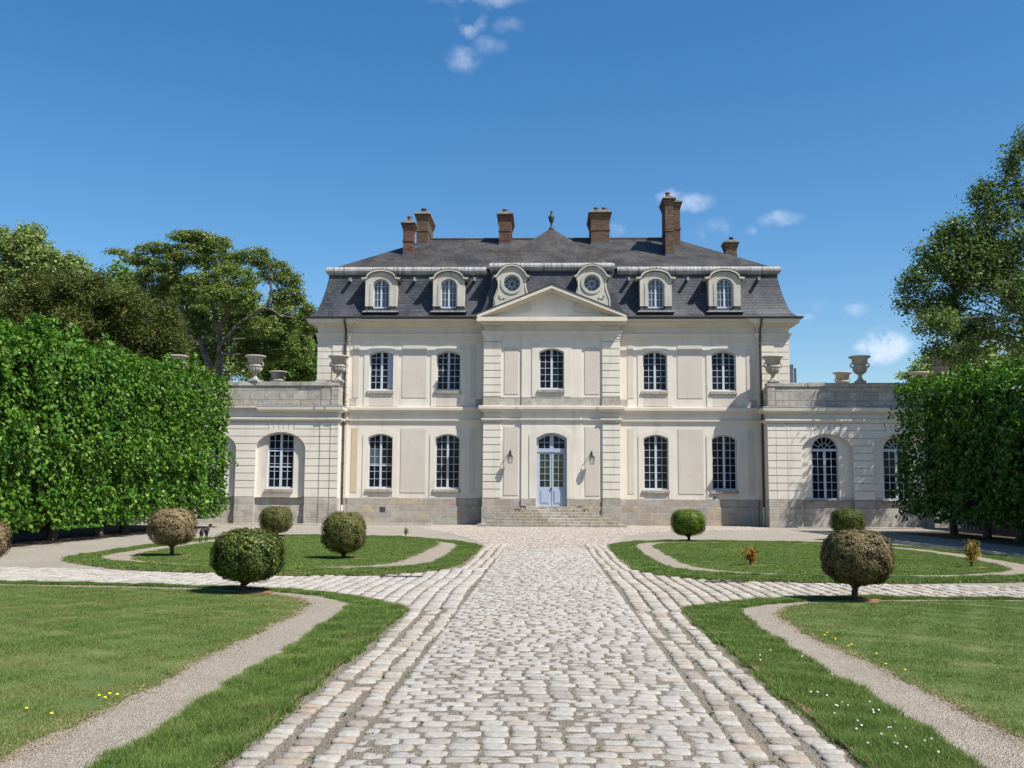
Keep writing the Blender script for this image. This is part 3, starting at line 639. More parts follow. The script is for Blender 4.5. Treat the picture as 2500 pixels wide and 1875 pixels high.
# weathered stone band above the string course in the centre
bd = MB()
for s in (-1, 1):
    a, b = sorted((s*(CW+.008), s*2.5)); bd.box(a, b, YC-.09, YC+.1, 5.9, 6.345)
    a, b = sorted((s*2.5, s*1.5)); bd.box(a, b, YC-.02, YC+.1, 5.9, 6.345)
    a, b = sorted((s*(CW+.01), s*3.84)); bd.box(a, b, YF-.02, YF+.1, 5.9, 6.32)
    a, b = sorted((s*9.95, s*PW)); bd.box(a, b, YF-.02, YF+.1, 5.9, 6.32)
bd.box(-1.5, 1.5, YC-.075, YC, 5.9, 6.345)
H(bd, 'stone_band', 'plinth_grey')
PATH = [(-HW, YB), (-HW, YP), (-PW, YP), (-PW, YF), (-CW, YF), (-CW, YC-.085), (-2.5, YC-.085), (-2.5, YC), (-1.495, YC), (-1.495, YC-.06), (1.495, YC-.06), (1.495, YC), (2.5, YC), (2.5, YC-.085), (CW, YC-.085), (CW, YF), (PW, YF), (PW, YP), (HW, YP), (HW, YB)]
sc = MB()
sweep(sc, PATH, [(0, 5.60), (.05, 5.61), (.07, 5.66), (.15, 5.68), (.17, 5.73), (.22, 5.74), (.23, 5.87), (.21, 5.90), (0, 5.92)])
sweep(sc, PATH, [(0, 5.13), (.03, 5.14), (.05, 5.19), (.10, 5.21), (.105, 5.27), (0, 5.29)])
H(sc, 'string_course', 'cornice')
tcn = MB()
sweep(tcn, PATH, [(0, 9.26), (.025, 9.28), (.03, 9.42), (.055, 9.43), (.06, 9.54), (.09, 9.56), (.12, 9.63), (.12, 9.66), (0, 9.67)])
P2 = [p for p in PATH if abs(p[0]) > 3.0]
CP = [(-HW, YB), (-HW, YP), (-PW, YP), (-PW, YF), (-CW-.02, YF)]
PR = [(0, 9.98), (.06, 9.99), (.10, 10.05), (.20, 10.08), (.24, 10.14), (.44, 10.15), (.45, 10.27), (.52, 10.32), (.52, 10.36), (0, 10.38)]
sweep(tcn, CP, PR); sweep(tcn, [(-x, y) for x, y in CP[::-1]], PR)
CC = [(-CW, YF+.3), (-CW, YC-.085), (-2.5, YC-.085), (-2.5, YC), (-1.495, YC), (-1.495, YC-.06), (1.495, YC-.06), (1.495, YC), (2.5, YC), (2.5, YC-.085), (CW, YC-.085), (CW, YF+.3)]
sweep(tcn, CC, [(0, 9.96), (.05, 9.97), (.08, 10.02), (.16, 10.06), (.18, 10.09), (0, 10.1)])
tcn.box(-3.74, 3.74, YC-.60, YF-.1, 10.10, 10.31)
H(tcn, 'cornice', 'cornice')
gt = MB()
GP = [(-HW-.5, YB+.5), (-HW-.5, YP-.5), (-CW-.3, YP-.5)]
sweep(gt, [(-HW-.5, YB), (-HW-.5, YP-.48), (-CW-.42, YP-.48)], [(0, 10.34), (.08, 10.35), (.12, 10.40), (.12, 10.46), (0, 10.47)])
sweep(gt, [(CW+.42, YP-.48), (HW+.5, YP-.48), (HW+.5, YB)], [(0, 10.34), (.08, 10.35), (.12, 10.40), (.12, 10.46), (0, 10.47)])
H(gt, 'gutter', 'gutter')
for s in (-1, 1):
    dp = MB(); x = s*10.52; y = YP-.10
    x = s*10.50
    dp.tube([(x, YP-.52, 10.36), (x, YP-.50, 10.2), (x, y, 9.85), (x, y, 5.98), (x-s*.02, y-.22, 5.85), (x-s*.02, y-.22, 5.1), (x, y-.06, 4.95), (x, y-.06, .95)], .055, 10)
    for z in (9.0, 7.6, 6.4, 4.2, 3.0, 1.8): dp.lathe([(.07, -.03), (.072, .03)], x, y if z > 5.5 else y-.06, z, 10)
    o = H(dp, 'downpipe', 'pipe_metal', smooth=False)
    lo = MB(); lo.tube([(x, y-.06, .95), (x, y-.06, .05)], .062, 10); lo.v = [(a, b-YF, c) for a, b, c in lo.v]; lo.build('lower_pipe', 'pale_pipe', o)
# raised plaster panels and window surrounds
def pan(x0, x1, z0, z1, y, d=.022): pn = MB(); pn.box(x0, x1, y-d, y+.05, z0, z1); H(pn, 'plaster_panel', 'plaster_rough', bevel=.005)
for s in (-1, 1):
    for c0, c1 in ((9.83, 10.14), (6.36, 7.62), (3.85, 4.14)):
        a, b = sorted((s*c0, s*c1)); pan(a, b, 6.38, 9.08, YF)
        if not (s < 0 and c0 > 9): pan(a, b, 1.58, 4.83, YF)
    a, b = sorted((s*1.66, s*2.36)); pan(a, b, 6.50, 8.84, YC); pan(a, b, 1.47, 4.87, YC)
for cx, hw, *_ in UW: pan(cx-hw, cx+hw+.03, 5.97, 6.37, YF)
sp_ = MB(); sp_.box(-10.14, -9.83, YF-.022, YF+.05, 1.58, 4.83); H(sp_, 'stained_panel', 'stained_plaster')['label'] = 'ochre stained narrow plaster panel beside the left downpipe'
def surround(cx, hw, zb, zt, rise, y, wd=.27, d=.03, shoulder=.0):
    sr = MB(); n = 12; ar = curve_arch(cx, hw, zt, rise, n); ao = curve_arch(cx, hw+wd, zt+wd, rise*1.8, n)
    outer = [(cx-hw-wd, zb)]+ao+[(cx+hw+wd, zb)]; inner = [(cx-hw, zb)]+ar+[(cx+hw, zb)]
    sr.ring(outer, inner, y-d); sr.side(outer, y-d, y+.02); sr.side(inner[::-1], y-d, y+.02); H(sr, 'window_surround', 'plaster')
for q in UW: surround(q[0], q[1], 5.94, q[3], q[4], YF)
for q in LW: surround(q[0], q[1], 1.32, q[3], q[4], YF)
surround(0, .62, 6.36, 8.80, .18, YC-.06, .36); surround(0.01, .75, 1.32, 4.57, .26, YC-.06, .36)

# windows
def window(par, cx, hw, zb, zt, rise, y, rows, kind='seg', yoff=None, glass='glass_dark', cols=2, dark_sill=True, sill=True, open_leaf=False, name='window', fat=1.0, sillw=.10, transom=()):
    fr = MB(); n = 12; fd = .05
    def top(x): 
        t = max(-1, min(1, (x-cx)/hw)); return zt-rise*t*t if kind == 'seg' else zt-rise+rise*math.sqrt(max(0, 1-t*t))
    ar = curve_arch(cx, hw, zt, rise, n, kind)
    e = .055*fat; outer = [(cx-hw, zb)]+ar+[(cx+hw, zb)]
    inner = [(cx+(p[0]-cx)*(1-e/hw), max(zb+e, p[1]-e)) for p in ar]; inner = [(cx-hw+e, zb+e)]+inner+[(cx+hw-e, zb+e)]
    fr.ring(outer, inner, y); fr.side(inner[::-1], y, y+fd); fr.box(cx-hw, cx+hw, y-.02, y+fd, zb-.01, zb+.07)
    fr.box(cx-.055*fat, cx+.055*fat, y-.025, y+fd, zb+.07, top(cx)-.01)
    span = hw-e-.055*fat
    for s in (-1, 1):
        for c in range(1, cols):
            x = cx+s*(.055*fat+span*c/cols); fr.box(x-.012, x+.012, y+.004, y+fd, zb+.07, top(x)-.02)
    ph = (zt-zb-.10)/rows
    for r in range(1, rows):
        z = zb+.09+ph*r
        x0, x1 = cx-hw+.02, cx+hw-.02
        if z < min(top(x0), top(x1)) or kind == 'seg' and z < zt-rise*.8: fr.box(x0, x1, y+.006, y+fd-.003, z-.011, z+.011)
    for z in transom: fr.box(cx-hw+.01, cx+hw-.01, y-.012, y+fd+.003, z-.03, z+.03)
    fr.v = [(a, b-YF, c) for a, b, c in fr.v]
    o = fr.build(name, 'frame_paint', par)
    pa = MB(); pts = [(cx-hw+.01, zb+.02)]+[(p[0], p[1]-.005) for p in ar]+[(cx+hw-.01, zb+.02)]
    pa.prism(pts, y+.028, y+.034); pa.v = [(a, b-YF, c) for a, b, c in pa.v]; pa.build('pane', glass, o)
    if sill:
        si = MB(); yo = yoff if yoff is not None else y-.25; si.box(cx-hw-sillw, cx+hw+sillw*.4, yo-.11, yo+.2, zb-.20, zb-.045); si.v = [(a, b-YF, c) for a, b, c in si.v]; si.build('window_sill', 'step_stone', o, bevel=.015)
    if open_leaf:
        sh = MB(); sh.box(cx+hw*.52, cx+hw-.03, y-.012, y+.02, zb+.08, top(cx+hw*.8)-.03); sh.v = [(a, b-YF, c) for a, b, c in sh.v]; sh.build('casement_panel', 'blue_paint', o)  # plain panel, its colour painting the pale pane of an opened casement
    return o
for i, q in enumerate(UW): window(house, q[0], q[1], q[2], q[3], q[4], YF+.19, 6, yoff=YF, open_leaf=(i == 0))
for i, q in enumerate(LW): window(house, q[0], q[1], q[2], q[3], q[4], YF+.19, 7, yoff=YF, transom=((2.95,) if i == 0 else ()))
window(house, 0, .62, 6.76, 8.80, .18, YC+.12, 6, yoff=YC-.06, sillw=.08)
# curtains of the ground floor window left, seen as pale panes
g = MB(); g.box(-9.22, -8.72, YF+.212, YF+.216, 3.02, 3.72); g.v = [(a, b-YF, c) for a, b, c in g.v]; g.build('curtain', 'glass_dusty', house)

# door
dr = MB(); y = YC+.16; n = 12; cx = .01; hw = .75
ar = curve_arch(cx, hw, 4.57, .26, n); inner = [(cx+(p[0]-cx)*.86, p[1]-.12) for p in ar]
dr.ring([(cx-hw, .95)]+ar+[(cx+hw, .95)], [(cx-hw+.10, .95)]+inner+[(cx+hw-.10, .95)], y-.02)
dr.box(cx-hw, cx+hw, y-.05, y+.05, 3.62, 3.80); dr.box(cx-.10, cx+.10, y-.015, y+.05, 3.80, 4.54)
for s in (-1, 1):
    a, b = sorted((cx+s*.0, cx+s*.655))
    x0, x1 = sorted((cx+s*.012, cx+s*.66))
    dr.box(x0, x1, y-.01, y+.04, .955, 1.90)
    dr.box(x0, x0+.085 if s > 0 else x0+.075, y-.01, y+.04, 1.90, 3.62); dr.box(x1-.085, x1, y-.01, y+.04, 1.90, 3.62); dr.box(x0, x1, y-.009, y+.04, 3.52, 3.62)
    mx = (x0+x1)/2; dr.box(mx-.012, mx+.012, y+.0, y+.04, 1.90, 3.52)
    for r in range(1, 5): z = 1.90+1.62*r/5; dr.box(x0+.05, x1-.05, y+.002, y+.038, z-.012, z+.012)
    dr.box(x0+.10, x1-.10, y-.03, y, 1.08, 1.74); dr.box(x0+.14, x1-.14, y-.045, y-.02, 1.13, 1.69)
    for q in (.36,): dr.box(cx+s*q-.012, cx+s*q+.012, y+.0, y+.04, 3.8, 4.42)
    a, b = sorted((cx+s*.10, cx+s*.62)); dr.box(a, b, y+.002, y+.04, 4.09, 4.115)
door = H(dr, 'door', 'blue_paint')
dp = MB(); dp.box(cx-.66, cx+.66, y+.025, y+.03, 1.85, 3.6); dp.v = [(a, b-YF, c) for a, b, c in dp.v]; dp.build('pane', 'door_glass', door)
dp = MB(); dp.prism([(cx-.66, 3.75)]+inner+[(cx+.66, 3.75)], y+.02, y+.03); dp.v = [(a, b-YF, c) for a, b, c in dp.v]; dp.build('pane', 'glass_dark', door)
dh = MB(); dh.lathe([(.02, -.04), (.035, 0), (.02, .04)], cx-.045, y-.05, 1.80, 10); dh.box(cx-.055, cx-.03, y-.05, y, 1.70, 1.84); dh.v = [(a, b-YF, c) for a, b, c in dh.v]; dh.build('door_handle', 'black_iron', door)

# steps
st = MB()
for k in range(7):
    hwk = 1.27+.375*k; z1 = .945-.135*k; y0 = YC-.20-.30*(k+1)
    x = -hwk
    while x < hwk-.01:
        wd = random.uniform(.7, 1.5); x2 = min(hwk, x+wd)
        if hwk-x2 < .35: x2 = hwk
        st.box(x+.006, x2-.006, y0+random.uniform(-.015, .015), YC+.1 if k == 0 else y0+.36, z1-.16+random.uniform(0, .008), z1+random.uniform(-.006, .004)); x = x2
    st.box(-hwk+.03, hwk-.03, y0+.05, YC-.03-.001*k, -.02-.001*k, z1-.03)
H(st, 'front_steps', 'step_stone', bevel=.018)
# boot scrapers
for s, xx_ in ((-1, -1.62), (1, 1.63)):
    b = MB(); y = YC-.95; z = .42
    b.tube([(xx_-s*.18, y, .2), (xx_+s*-.10, y, .62), (xx_-s*.02, y, .80)], .014, 6)
    b.tube([(xx_+s*-.02-.12*s, y, .80), (xx_+.16*s, y, .80)], .018, 6); b.tube([(xx_+.15*s, y, .80), (xx_+.02*s, y, .34)], .014, 6)
    b.tube([(xx_-.16*s, y, .78), (xx_-.42*s, y, .2)], .014, 6) if s < 0 else None
    H(b, 'boot_scraper', 'black_iron')
# wall vent
b = MB(); b.box(-8.62, -8.34, YF-.09, YF-.06, .62, .86); H(b, 'wall_vent', 'pipe_metal')
b = MB(); b.tube([(8.15, YF-.06, 1.42), (8.15, YF-.02, 1.42)], .06, 12); H(b, 'wall_vent', 'pipe_metal')

# pediment
pd = MB(); pd.prism([(-3.5, 10.31), (3.5, 10.31), (0, 11.62)], YC-.04, YF+.6); H(pd, 'pediment', 'tympanum')
rk = MB(); L = math.hypot(3.93, 1.50); sl_ = 1.56/3.93
for s in (-1, 1):
    for (t0, t1, yo) in ((-.02, -.19, .60), (-.19, -.25, .40), (-.25, -.31, .26)):
        rk.prism([(s*3.74, 10.45+t0), (0, 10.45+1.50+t0), (0, 10.45+1.50+t1), (s*3.74, 10.45+t1)], YC-yo, YC+.30+yo*.1)
H(rk, 'raking_cornice', 'cornice')
lc = MB()
for s in (-1, 1): lc.prism([(s*3.80, 10.415), (0, 11.945), (0, 11.985), (s*3.80, 10.455)], YC-.63, YF+.85)
H(lc, 'pediment_roof', 'gutter')

# mansard and hipped roof
MP = [(.50, 10.45), (.40, 10.50), (.20, 10.68), (.05, 10.92), (-.05, 11.2), (-.18, 11.65), (-.29, 12.1), (-.38, 12.6), (-.42, 13.0)]
rm = MB()
sweep(rm, [(-HW, YB+.0), (-HW, YP+.10), (-CW+1.0, YP+.10)], MP); sweep(rm, [(CW-1.0, YP+.10), (HW, YP+.10), (HW, YB)], MP)
sweep(rm, [(HW, YB), (-HW, YB)], MP)
for (o1, z1), (o2, z2) in zip(MP[:-1], MP[1:]):
    f1, f2 = min(o1, -.16), min(o2, -.16); A = lambda s, o, f, z: (s*(CW+o), YC-f, z); B_ = lambda s, o, z: (s*(CW+o), YF+2, z)
    rm.quad(A(-1, o1, f1, z1), A(1, o1, f1, z1), A(1, o2, f2, z2), A(-1, o2, f2, z2))
    rm.quad(A(1, o1, f1, z1), B_(1, o1, z1), B_(1, o2, z2), A(1, o2, f2, z2)); rm.quad(B_(-1, o1, z1), A(-1, o1, f1, z1), A(-1, o2, f2, z2), B_(-1, o2, z2))
H(rm, 'mansard_roof', 'slate')
ru = MB(); o_ = -.40; zr = 13.12; zt_ = 15.86
xa = HW+o_; ya = YP+.10-o_; yb = YB+o_; ym = (ya+yb)/2; xr_ = 6.95
ru.quad((-xa, ya, zr), (xa, ya, zr), (xr_, ym, zt_), (-xr_, ym, zt_)); ru.quad((xa, yb, zr), (-xa, yb, zr), (-xr_, ym, zt_), (xr_, ym, zt_))
ru.quad((-xa, yb, zr), (-xa, ya, zr), (-xr_, ym, zt_)); ru.quad((xa, ya, zr), (xa, yb, zr), (xr_, ym, zt_))
c = CW-.37; yc0 = YC+.37; yap = yc0+c
for a, b in (((-c, yc0), (c, yc0)), ((c, yc0), (c, yc0+2*c)), ((c, yc0+2*c), (-c, yc0+2*c)), ((-c, yc0+2*c), (-c, yc0))): ru.quad((*a, zr+.02), (*b, zr+.02), (0, yap, 15.88))
UR = H(ru, 'hipped_roof', 'roof_tile')
rl = MB(); pr = [(-.03, 12.80), (.05, 12.82), (.13, 12.89), (.17, 12.99), (.17, 13.09), (.12, 13.18), (.03, 13.22), (-.12, 13.2)]
sweep(rl, [(-xa, yb), (-xa, ya), (-c-.35, ya)], pr); sweep(rl, [(c+.35, ya), (xa, ya), (xa, yb)], pr)
sweep(rl, [(-c, YF+.5), (-c, yc0), (c, yc0), (c, YF+.5)], [(a, z+.03) for a, z in pr])
H(rl, 'lead_roll', 'lead', smooth=True)
rg_ = MB(); rg_.tube([(-xr_, ym, zt_+.02), (xr_, ym, zt_+.02)], .07, 6); H(rg_, 'ridge_tiles', 'roof_tile')
fi = MB(); fi.lathe([(.16, -.10), (.15, .02), (.07, .07), (.05, .18), (.06, .2), (.04, .24), (.07, .30), (.13, .46), (.16, .58), (.17, .66), (.14, .70), (.09, .72), (.07, .82), (.05, .86), (.07, .90), (.07, .95), (.02, 1.0)], 0, yap, 15.83, 14)
H(fi, 'roof_finial', 'dark_pot', smooth=True)
for xv in (-10.4, -7.05, -3.95, 3.95, 6.95, 10.55):
    v_ = MB(); v_.box(xv-.05, xv+.05, YF-.12, YF+.35, 12.42, 12.55); v_.box(xv-.07, xv+.07, YF-.13, YF+.3, 12.55, 12.58); H(v_, 'roof_vent', 'lead')

def chimney(x, y, w_, d_, z0, z1, pots, mat='brick', dark=False):
    b = MB(); x0, x1, y0, y1 = x-w_/2, x+w_/2, y, y+d_
    b.box(x0, x1, y0, y1, z0-1.2, z1-.42); zm = z0+(z1-z0)*.42; b.box(x0-.03, x1+.03, y0-.03, y1+.03, zm, zm+.09)
    for k in range(5): e = .02+.022*k; b.box(x0-e, x1+e, y0-e, y1+e, z1-.42+.07*k, z1-.35+.07*k)
    o = H(b, 'chimney', mat)
    cp = MB(); e = .14; cp.box(x0-e, x1+e, y0-e, y1+e, z1-.07, z1); cp.prism([(x0-.1, z1), (x1+.1, z1), (x1-.1, z1+.08), (x0+.1, z1+.08)], y0-.1, y1+.1)
    cp.v = [(a, b_-YF, c_) for a, b_, c_ in cp.v]; cp.build('chimney_cap', 'cap_stone', o, bevel=.01)
    for px, py, pr_, ph_, pm in pots:
        p = MB(); p.lathe([(pr_*1.05, 0), (pr_, .05), (pr_*.95, ph_-.08), (pr_*1.2, ph_-.07), (pr_*1.2, ph_-.02), (pr_, ph_)], px, py-YF, z1+.05, 12); p.build('chimney_pot', pm, o)
    fl = MB(); fl.box(x0-.03, x1+.03, y0-.035, y1+.03, z0-.9, z0+.07); fl.v = [(a, b_-YF, c_) for a, b_, c_ in fl.v]; fl.build('lead_flashing', 'flue_metal', o)
    return o
def CX(px, y): return (px-1333)/2500*y-X0
chimney(CX(988, 54.2), 54.2, .54, .8, 14.35, 16.2, [(CX(991, 54.5), 54.6, .12, .38, 'terracotta')], 'brick')
chimney(CX(1024, 55.9), 55.8, .64, 2.6, 15.35, 17.15, [(CX(1027, 56.6), 56.6, .14, .42, 'dark_pot')], 'brick_brown')
chimney(CX(1231, 55.9), 55.8, .66, 2.6, 15.35, 17.12, [(CX(1231, 56.5), 56.5, .13, .38, 'terracotta')], 'brick')
chimney(CX(1468, 55.9), 55.8, 1.02, 2.6, 15.35, 17.2, [(CX(1458, 56.5), 56.5, .12, .38, 'terracotta'), (CX(1478, 56.5), 56.5, .12, .38, 'terracotta')], 'brick_brown')
chimney(CX(1640, 53.9), 53.9, .44, 1.6, 14.25, 17.42, [(CX(1637, 54.3), 54.4, .12, .38, 'terracotta')], 'brick_brown')
chimney(CX(1655, 56.2), 55.75, .40, .9, 15.0, 17.75, [], 'brick_brown')
chimney(CX(1792, 58), 58.0, .62, .8, 14.3, 16.02, [(CX(1792, 58.4), 58.4, .12, .30, 'dark_pot')], 'brick_brown')

# dormer windows
def dormer(cx):
    y = YF-.42; hw = .80; b = MB(); n = 14
    ar = curve_arch(cx, .68, 12.80, .38, n, 'ell'); outer = [(cx-hw, 11.02), (cx-hw, 12.42)]+ar+[(cx+hw, 12.42), (cx+hw, 11.02)]
    ai = curve_arch(cx, .40, 12.44, .30, n, 'ell'); inner = [(cx-.40, 11.02), (cx-.40, 12.1)]+ai+[(cx+.40, 12.1), (cx+.40, 11.02)]
    b.ring(outer, inner, y); b.side(outer, y, y+1.5); b.side(inner[::-1], y, y+.3)
    for s in (-1, 1):                        # raised pilaster strips
        a, c_ = sorted((cx+s*.44, cx+s*.56)); b.box(a, c_, y-.025, y+.02, 11.02, 12.2)
    b.box(cx-hw+.01, cx+hw-.01, y+.26, y+1.4, 10.9, 11.03)
    o = H(b, 'dormer', 'dormer_stone')
    h = MB(); ar2 = [(cx-.97, 12.40), (cx-.84, 12.42)]+curve_arch(cx, .72, 12.84, .40, n, 'ell')+[(cx+.84, 12.42), (cx+.97, 12.40)]
    up = [(p[0]+(p[0]-cx)*.05, p[1]+.10) for p in ar2]
    h.ring(up, ar2, y-.12); h.side(ar2[::-1], y-.12, y+1.2); h.side(up, y-.12, y+1.3); h.quad(*[(up[0][0], y-.12, up[0][1]), (ar2[0][0], y-.12, ar2[0][1]), (ar2[0][0], y+1, ar2[0][1]), (up[0][0], y+1, up[0][1])])
    h.v = [(a, b_-YF, c_) for a, b_, c_ in h.v]; h.build('dormer_hood', 'dormer_stone', o)
    l_ = MB(); up2 = [(p[0]+(p[0]-cx)*.012, p[1]+.022) for p in up]; l_.ring(up2, up, y-.13); l_.side(up2, y-.13, y+1.3); l_.v = [(a, b_-YF, c_) for a, b_, c_ in l_.v]; l_.build('hood_flashing', 'gutter', o)
    s_ = MB(); s_.box(cx-.80, cx-.40, y+.03, y+.6, 10.78, 11.02); s_.box(cx+.40, cx+.80, y+.03, y+.6, 10.78, 11.02); s_.box(cx-.40, cx+.40, y+.10, y+.6, 10.78, 10.93); s_.v = [(a, b_-YF, c_) for a, b_, c_ in s_.v]; s_.build('sill_slates', 'slate', o)
    p_ = MB(); p_.prism([(-.86+cx, 10.80), (cx+.86, 10.80), (cx+.95, 10.72), (cx-.95, 10.72)], y-.06, y+.3); p_.v = [(a, b_-YF, c_) for a, b_, c_ in p_.v]; p_.build('lead_apron', 'lead', o)
    window(house, cx, .40, 10.96, 12.44, .34, y+.20, 4, kind='ell', sill=False, glass='glass_dusty', name='dormer_window', fat=.8)
for cx_ in (-8.72, -5.25, 5.27, 8.74): dormer(cx_)
def oculus(cx):
    y = YC-.12; cz = 12.11; r = .41; b = MB()
    half = [(0, 12.96), (.2, 12.94), (.40, 12.84), (.56, 12.68), (.68, 12.50), (.76, 12.42), (.78, 12.34), (.72, 12.2), (.71, 12.05), (.74, 11.85), (.82, 11.6), (.90, 11.38), (.93, 11.15), (.93, 10.7), (.5, 10.6), (0, 10.6)]
    outl = [(x, z) for x, z in half]+[(-x, z) for x, z in half[::-1]][1:]
    den = []
    for i in range(len(outl)-1):
        for t in range(3): a, c_ = outl[i], outl[i+1]; den.append((a[0]+(c_[0]-a[0])*t/3, a[1]+(c_[1]-a[1])*t/3))
    den.append(outl[-1])
    outer = [(cx+a, c_) for a, c_ in den]; inner = []
    for a, c_ in den: an = math.atan2(c_-cz, a); inner.append((cx+r*math.cos(an), cz+r*math.sin(an)))
    b.ring(outer, inner, y); b.side(outer, y, y+1.9); b.side(inner[::-1], y, y+.28)
    # raised band round the window and side edges
    for k in range(36):
        a0, a1 = 2*math.pi*k/36, 2*math.pi*(k+1)/36
        q = lambda an, rr_: (cx+rr_*math.cos(an), cz+rr_*math.sin(an))
        i0, i1, o0, o1 = q(a0, .43), q(a1, .43), q(a0, .56), q(a1, .56)
        b.quad((i0[0], y-.04, i0[1]), (i1[0], y-.04, i1[1]), (o1[0], y-.04, o1[1]), (o0[0], y-.04, o0[1]))
        b.quad((o0[0], y-.04, o0[1]), (o1[0], y-.04, o1[1]), (o1[0], y+.01, o1[1]), (o0[0], y+.01, o0[1])); b.quad((i1[0], y-.04, i1[1]), (i0[0], y-.04, i0[1]), (i0[0], y+.01, i0[1]), (i1[0], y+.01, i1[1]))
    o = H(b, 'oculus_dormer', 'dormer_stone')
    h = MB(); a2 = [(-.88, 12.40), (-.76, 12.42), (-.68, 12.52)]+[(-x, z) for x, z in [(.60, 12.66), (.44, 12.82), (.24, 12.94), (0, 12.98)]]; a2 = a2+[(-x, z) for x, z in a2[::-1]][1:]
    a2 = [(cx+x, z) for x, z in a2]; up = [(p[0]+(p[0]-cx)*.05, p[1]+.09) for p in a2]
    h.ring(up, a2, y-.13); h.side(a2[::-1], y-.13, y+1.2); h.side(up, y-.13, y+1.4); h.v = [(a, b_-YF, c_) for a, b_, c_ in h.v]; h.build('dormer_hood', 'dormer_stone', o)
    l_ = MB(); up2 = [(p[0]+(p[0]-cx)*.012, p[1]+.02) for p in up]; l_.ring(up2, up, y-.14); l_.side(up2, y-.14, y+1.4); l_.v = [(a, b_-YF, c_) for a, b_, c_ in l_.v]; l_.build('hood_flashing', 'gutter', o)
    sc_ = MB()
    for s in (-1, 1):
        for (ax, az, rr0, tw) in ((.62, 11.42, .085, 1), (.36, 11.36, .06, -1)):
            pts = [(cx+s*(ax+rr0*(1-t/14)*math.cos(t*.75*tw+1)), y-.015, az+rr0*(1-t/14)*math.sin(t*.75*tw+1)) for t in range(13)]; sc_.tube(pts, .020, 5)
        sc_.tube([(cx+s*.60, y-.01, 11.33), (cx+s*.52, y-.015, 11.29), (cx+s*.44, y-.015, 11.34), (cx+s*.38, y-.01, 11.42)], .018, 5)
        sc_.tube([(cx+s*.86, y-.01, 10.9), (cx+s*.855, y-.02, 11.3), (cx+s*.76, y-.02, 11.55), (cx+s*.68, y-.02, 11.8), (cx+s*.665, y-.01, 12.1)], .016, 5)
    sc_.v = [(a, b_-YF, c_) for a, b_, c_ in sc_.v]; sc_.build('scroll_carving', 'dormer_stone', o, smooth=True)
    f = MB()
    for k in range(24):
        a0, a1 = 2*math.pi*k/24, 2*math.pi*(k+1)/24
        for r0, r1 in ((.37, .415), (.135, .165)):
            q = [(cx+rr_*math.cos(an), cz+rr_*math.sin(an)) for an, rr_ in ((a0, r0), (a1, r0), (a1, r1), (a0, r1))]; f.prism(q, y+.20, y+.24)
    for k in range(8):
        an = math.pi/4*k+.0; dx, dz_ = math.cos(an), math.sin(an); nx, nz_ = -dz_*.010, dx*.010
        f.prism([(cx+dx*.16+nx, cz+dz_*.16+nz_), (cx+dx*.38+nx, cz+dz_*.38+nz_), (cx+dx*.38-nx, cz+dz_*.38-nz_), (cx+dx*.16-nx, cz+dz_*.16-nz_)], y+.205, y+.235)
    fo = H(f, 'round_window', 'frame_paint')
    p = MB(); p.prism([(cx+.41*math.cos(2*math.pi*k/32), cz+.41*math.sin(2*math.pi*k/32)) for k in range(32)], y+.245, y+.25); p.v = [(a, b_-YF, c_) for a, b_, c_ in p.v]; p.build('pane', 'glass_dusty', fo)
oculus(-2.01); oculus(2.02)

# wall lanterns
def lantern(x, y, z, label):
    e = tag(empty('wall_lantern', (x, y, z)), label, 'lantern', 'lanterns beside the front door')
    b = MB(); b.tube([(0, 0, .30), (0, -.05, .42), (0, -.16, .50), (0, -.30, .50), (0, -.36, .42), (0, -.34, .36)], .016, 6); b.tube([(0, 0, .20), (0, -.14, .34), (0, -.26, .47)], .010, 6); b.lathe([(.05, .28), (.05, .44)], 0, 0, 0, 8); b.build('bracket', 'black_iron', e)
    r = MB(); r.lathe([(.012, .36), (.03, .34), (.02, .31), (.05, .28), (.10, .22), (.145, .17), (.15, .155)], 0, -.35, 0, 6); r.lathe([(.03, .34), (.035, .40), (.01, .43)], 0, -.35, 0, 8); r.build('lantern_top', 'black_iron', e)
    f = MB()
    for k in range(6):
        a = 2*math.pi*k/6; c_, s_ = math.cos(a), math.sin(a); f.tube([(c_*.15, -.35+s_*.15, .16), (c_*.10, -.35+s_*.10, -.17)], .008, 5)
        a2 = 2*math.pi*(k+1)/6; 
        for rr_, zz_ in ((.15, .155), (.138, .08), (.10, -.17)): f.tube([(c_*rr_, -.35+s_*rr_, zz_), (math.cos(a2)*rr_, -.35+math.sin(a2)*rr_, zz_)], .007, 5)
    f.build('lantern_frame', 'black_iron', e)
    gl = MB(); gl.lathe([(.142, .15), (.096, -.165)], 0, -.35, 0, 6); gl.build('lantern_glass', 'lamp_glass', e)
    return e
lantern(CX(1247.4, 50.9)+X0, YC-.02, 3.22, 'black iron lantern on the wall left of the front door')
lantern(CX(1445, 50.9)+X0, YC-.02, 3.18, 'black iron lantern on the wall right of the front door')

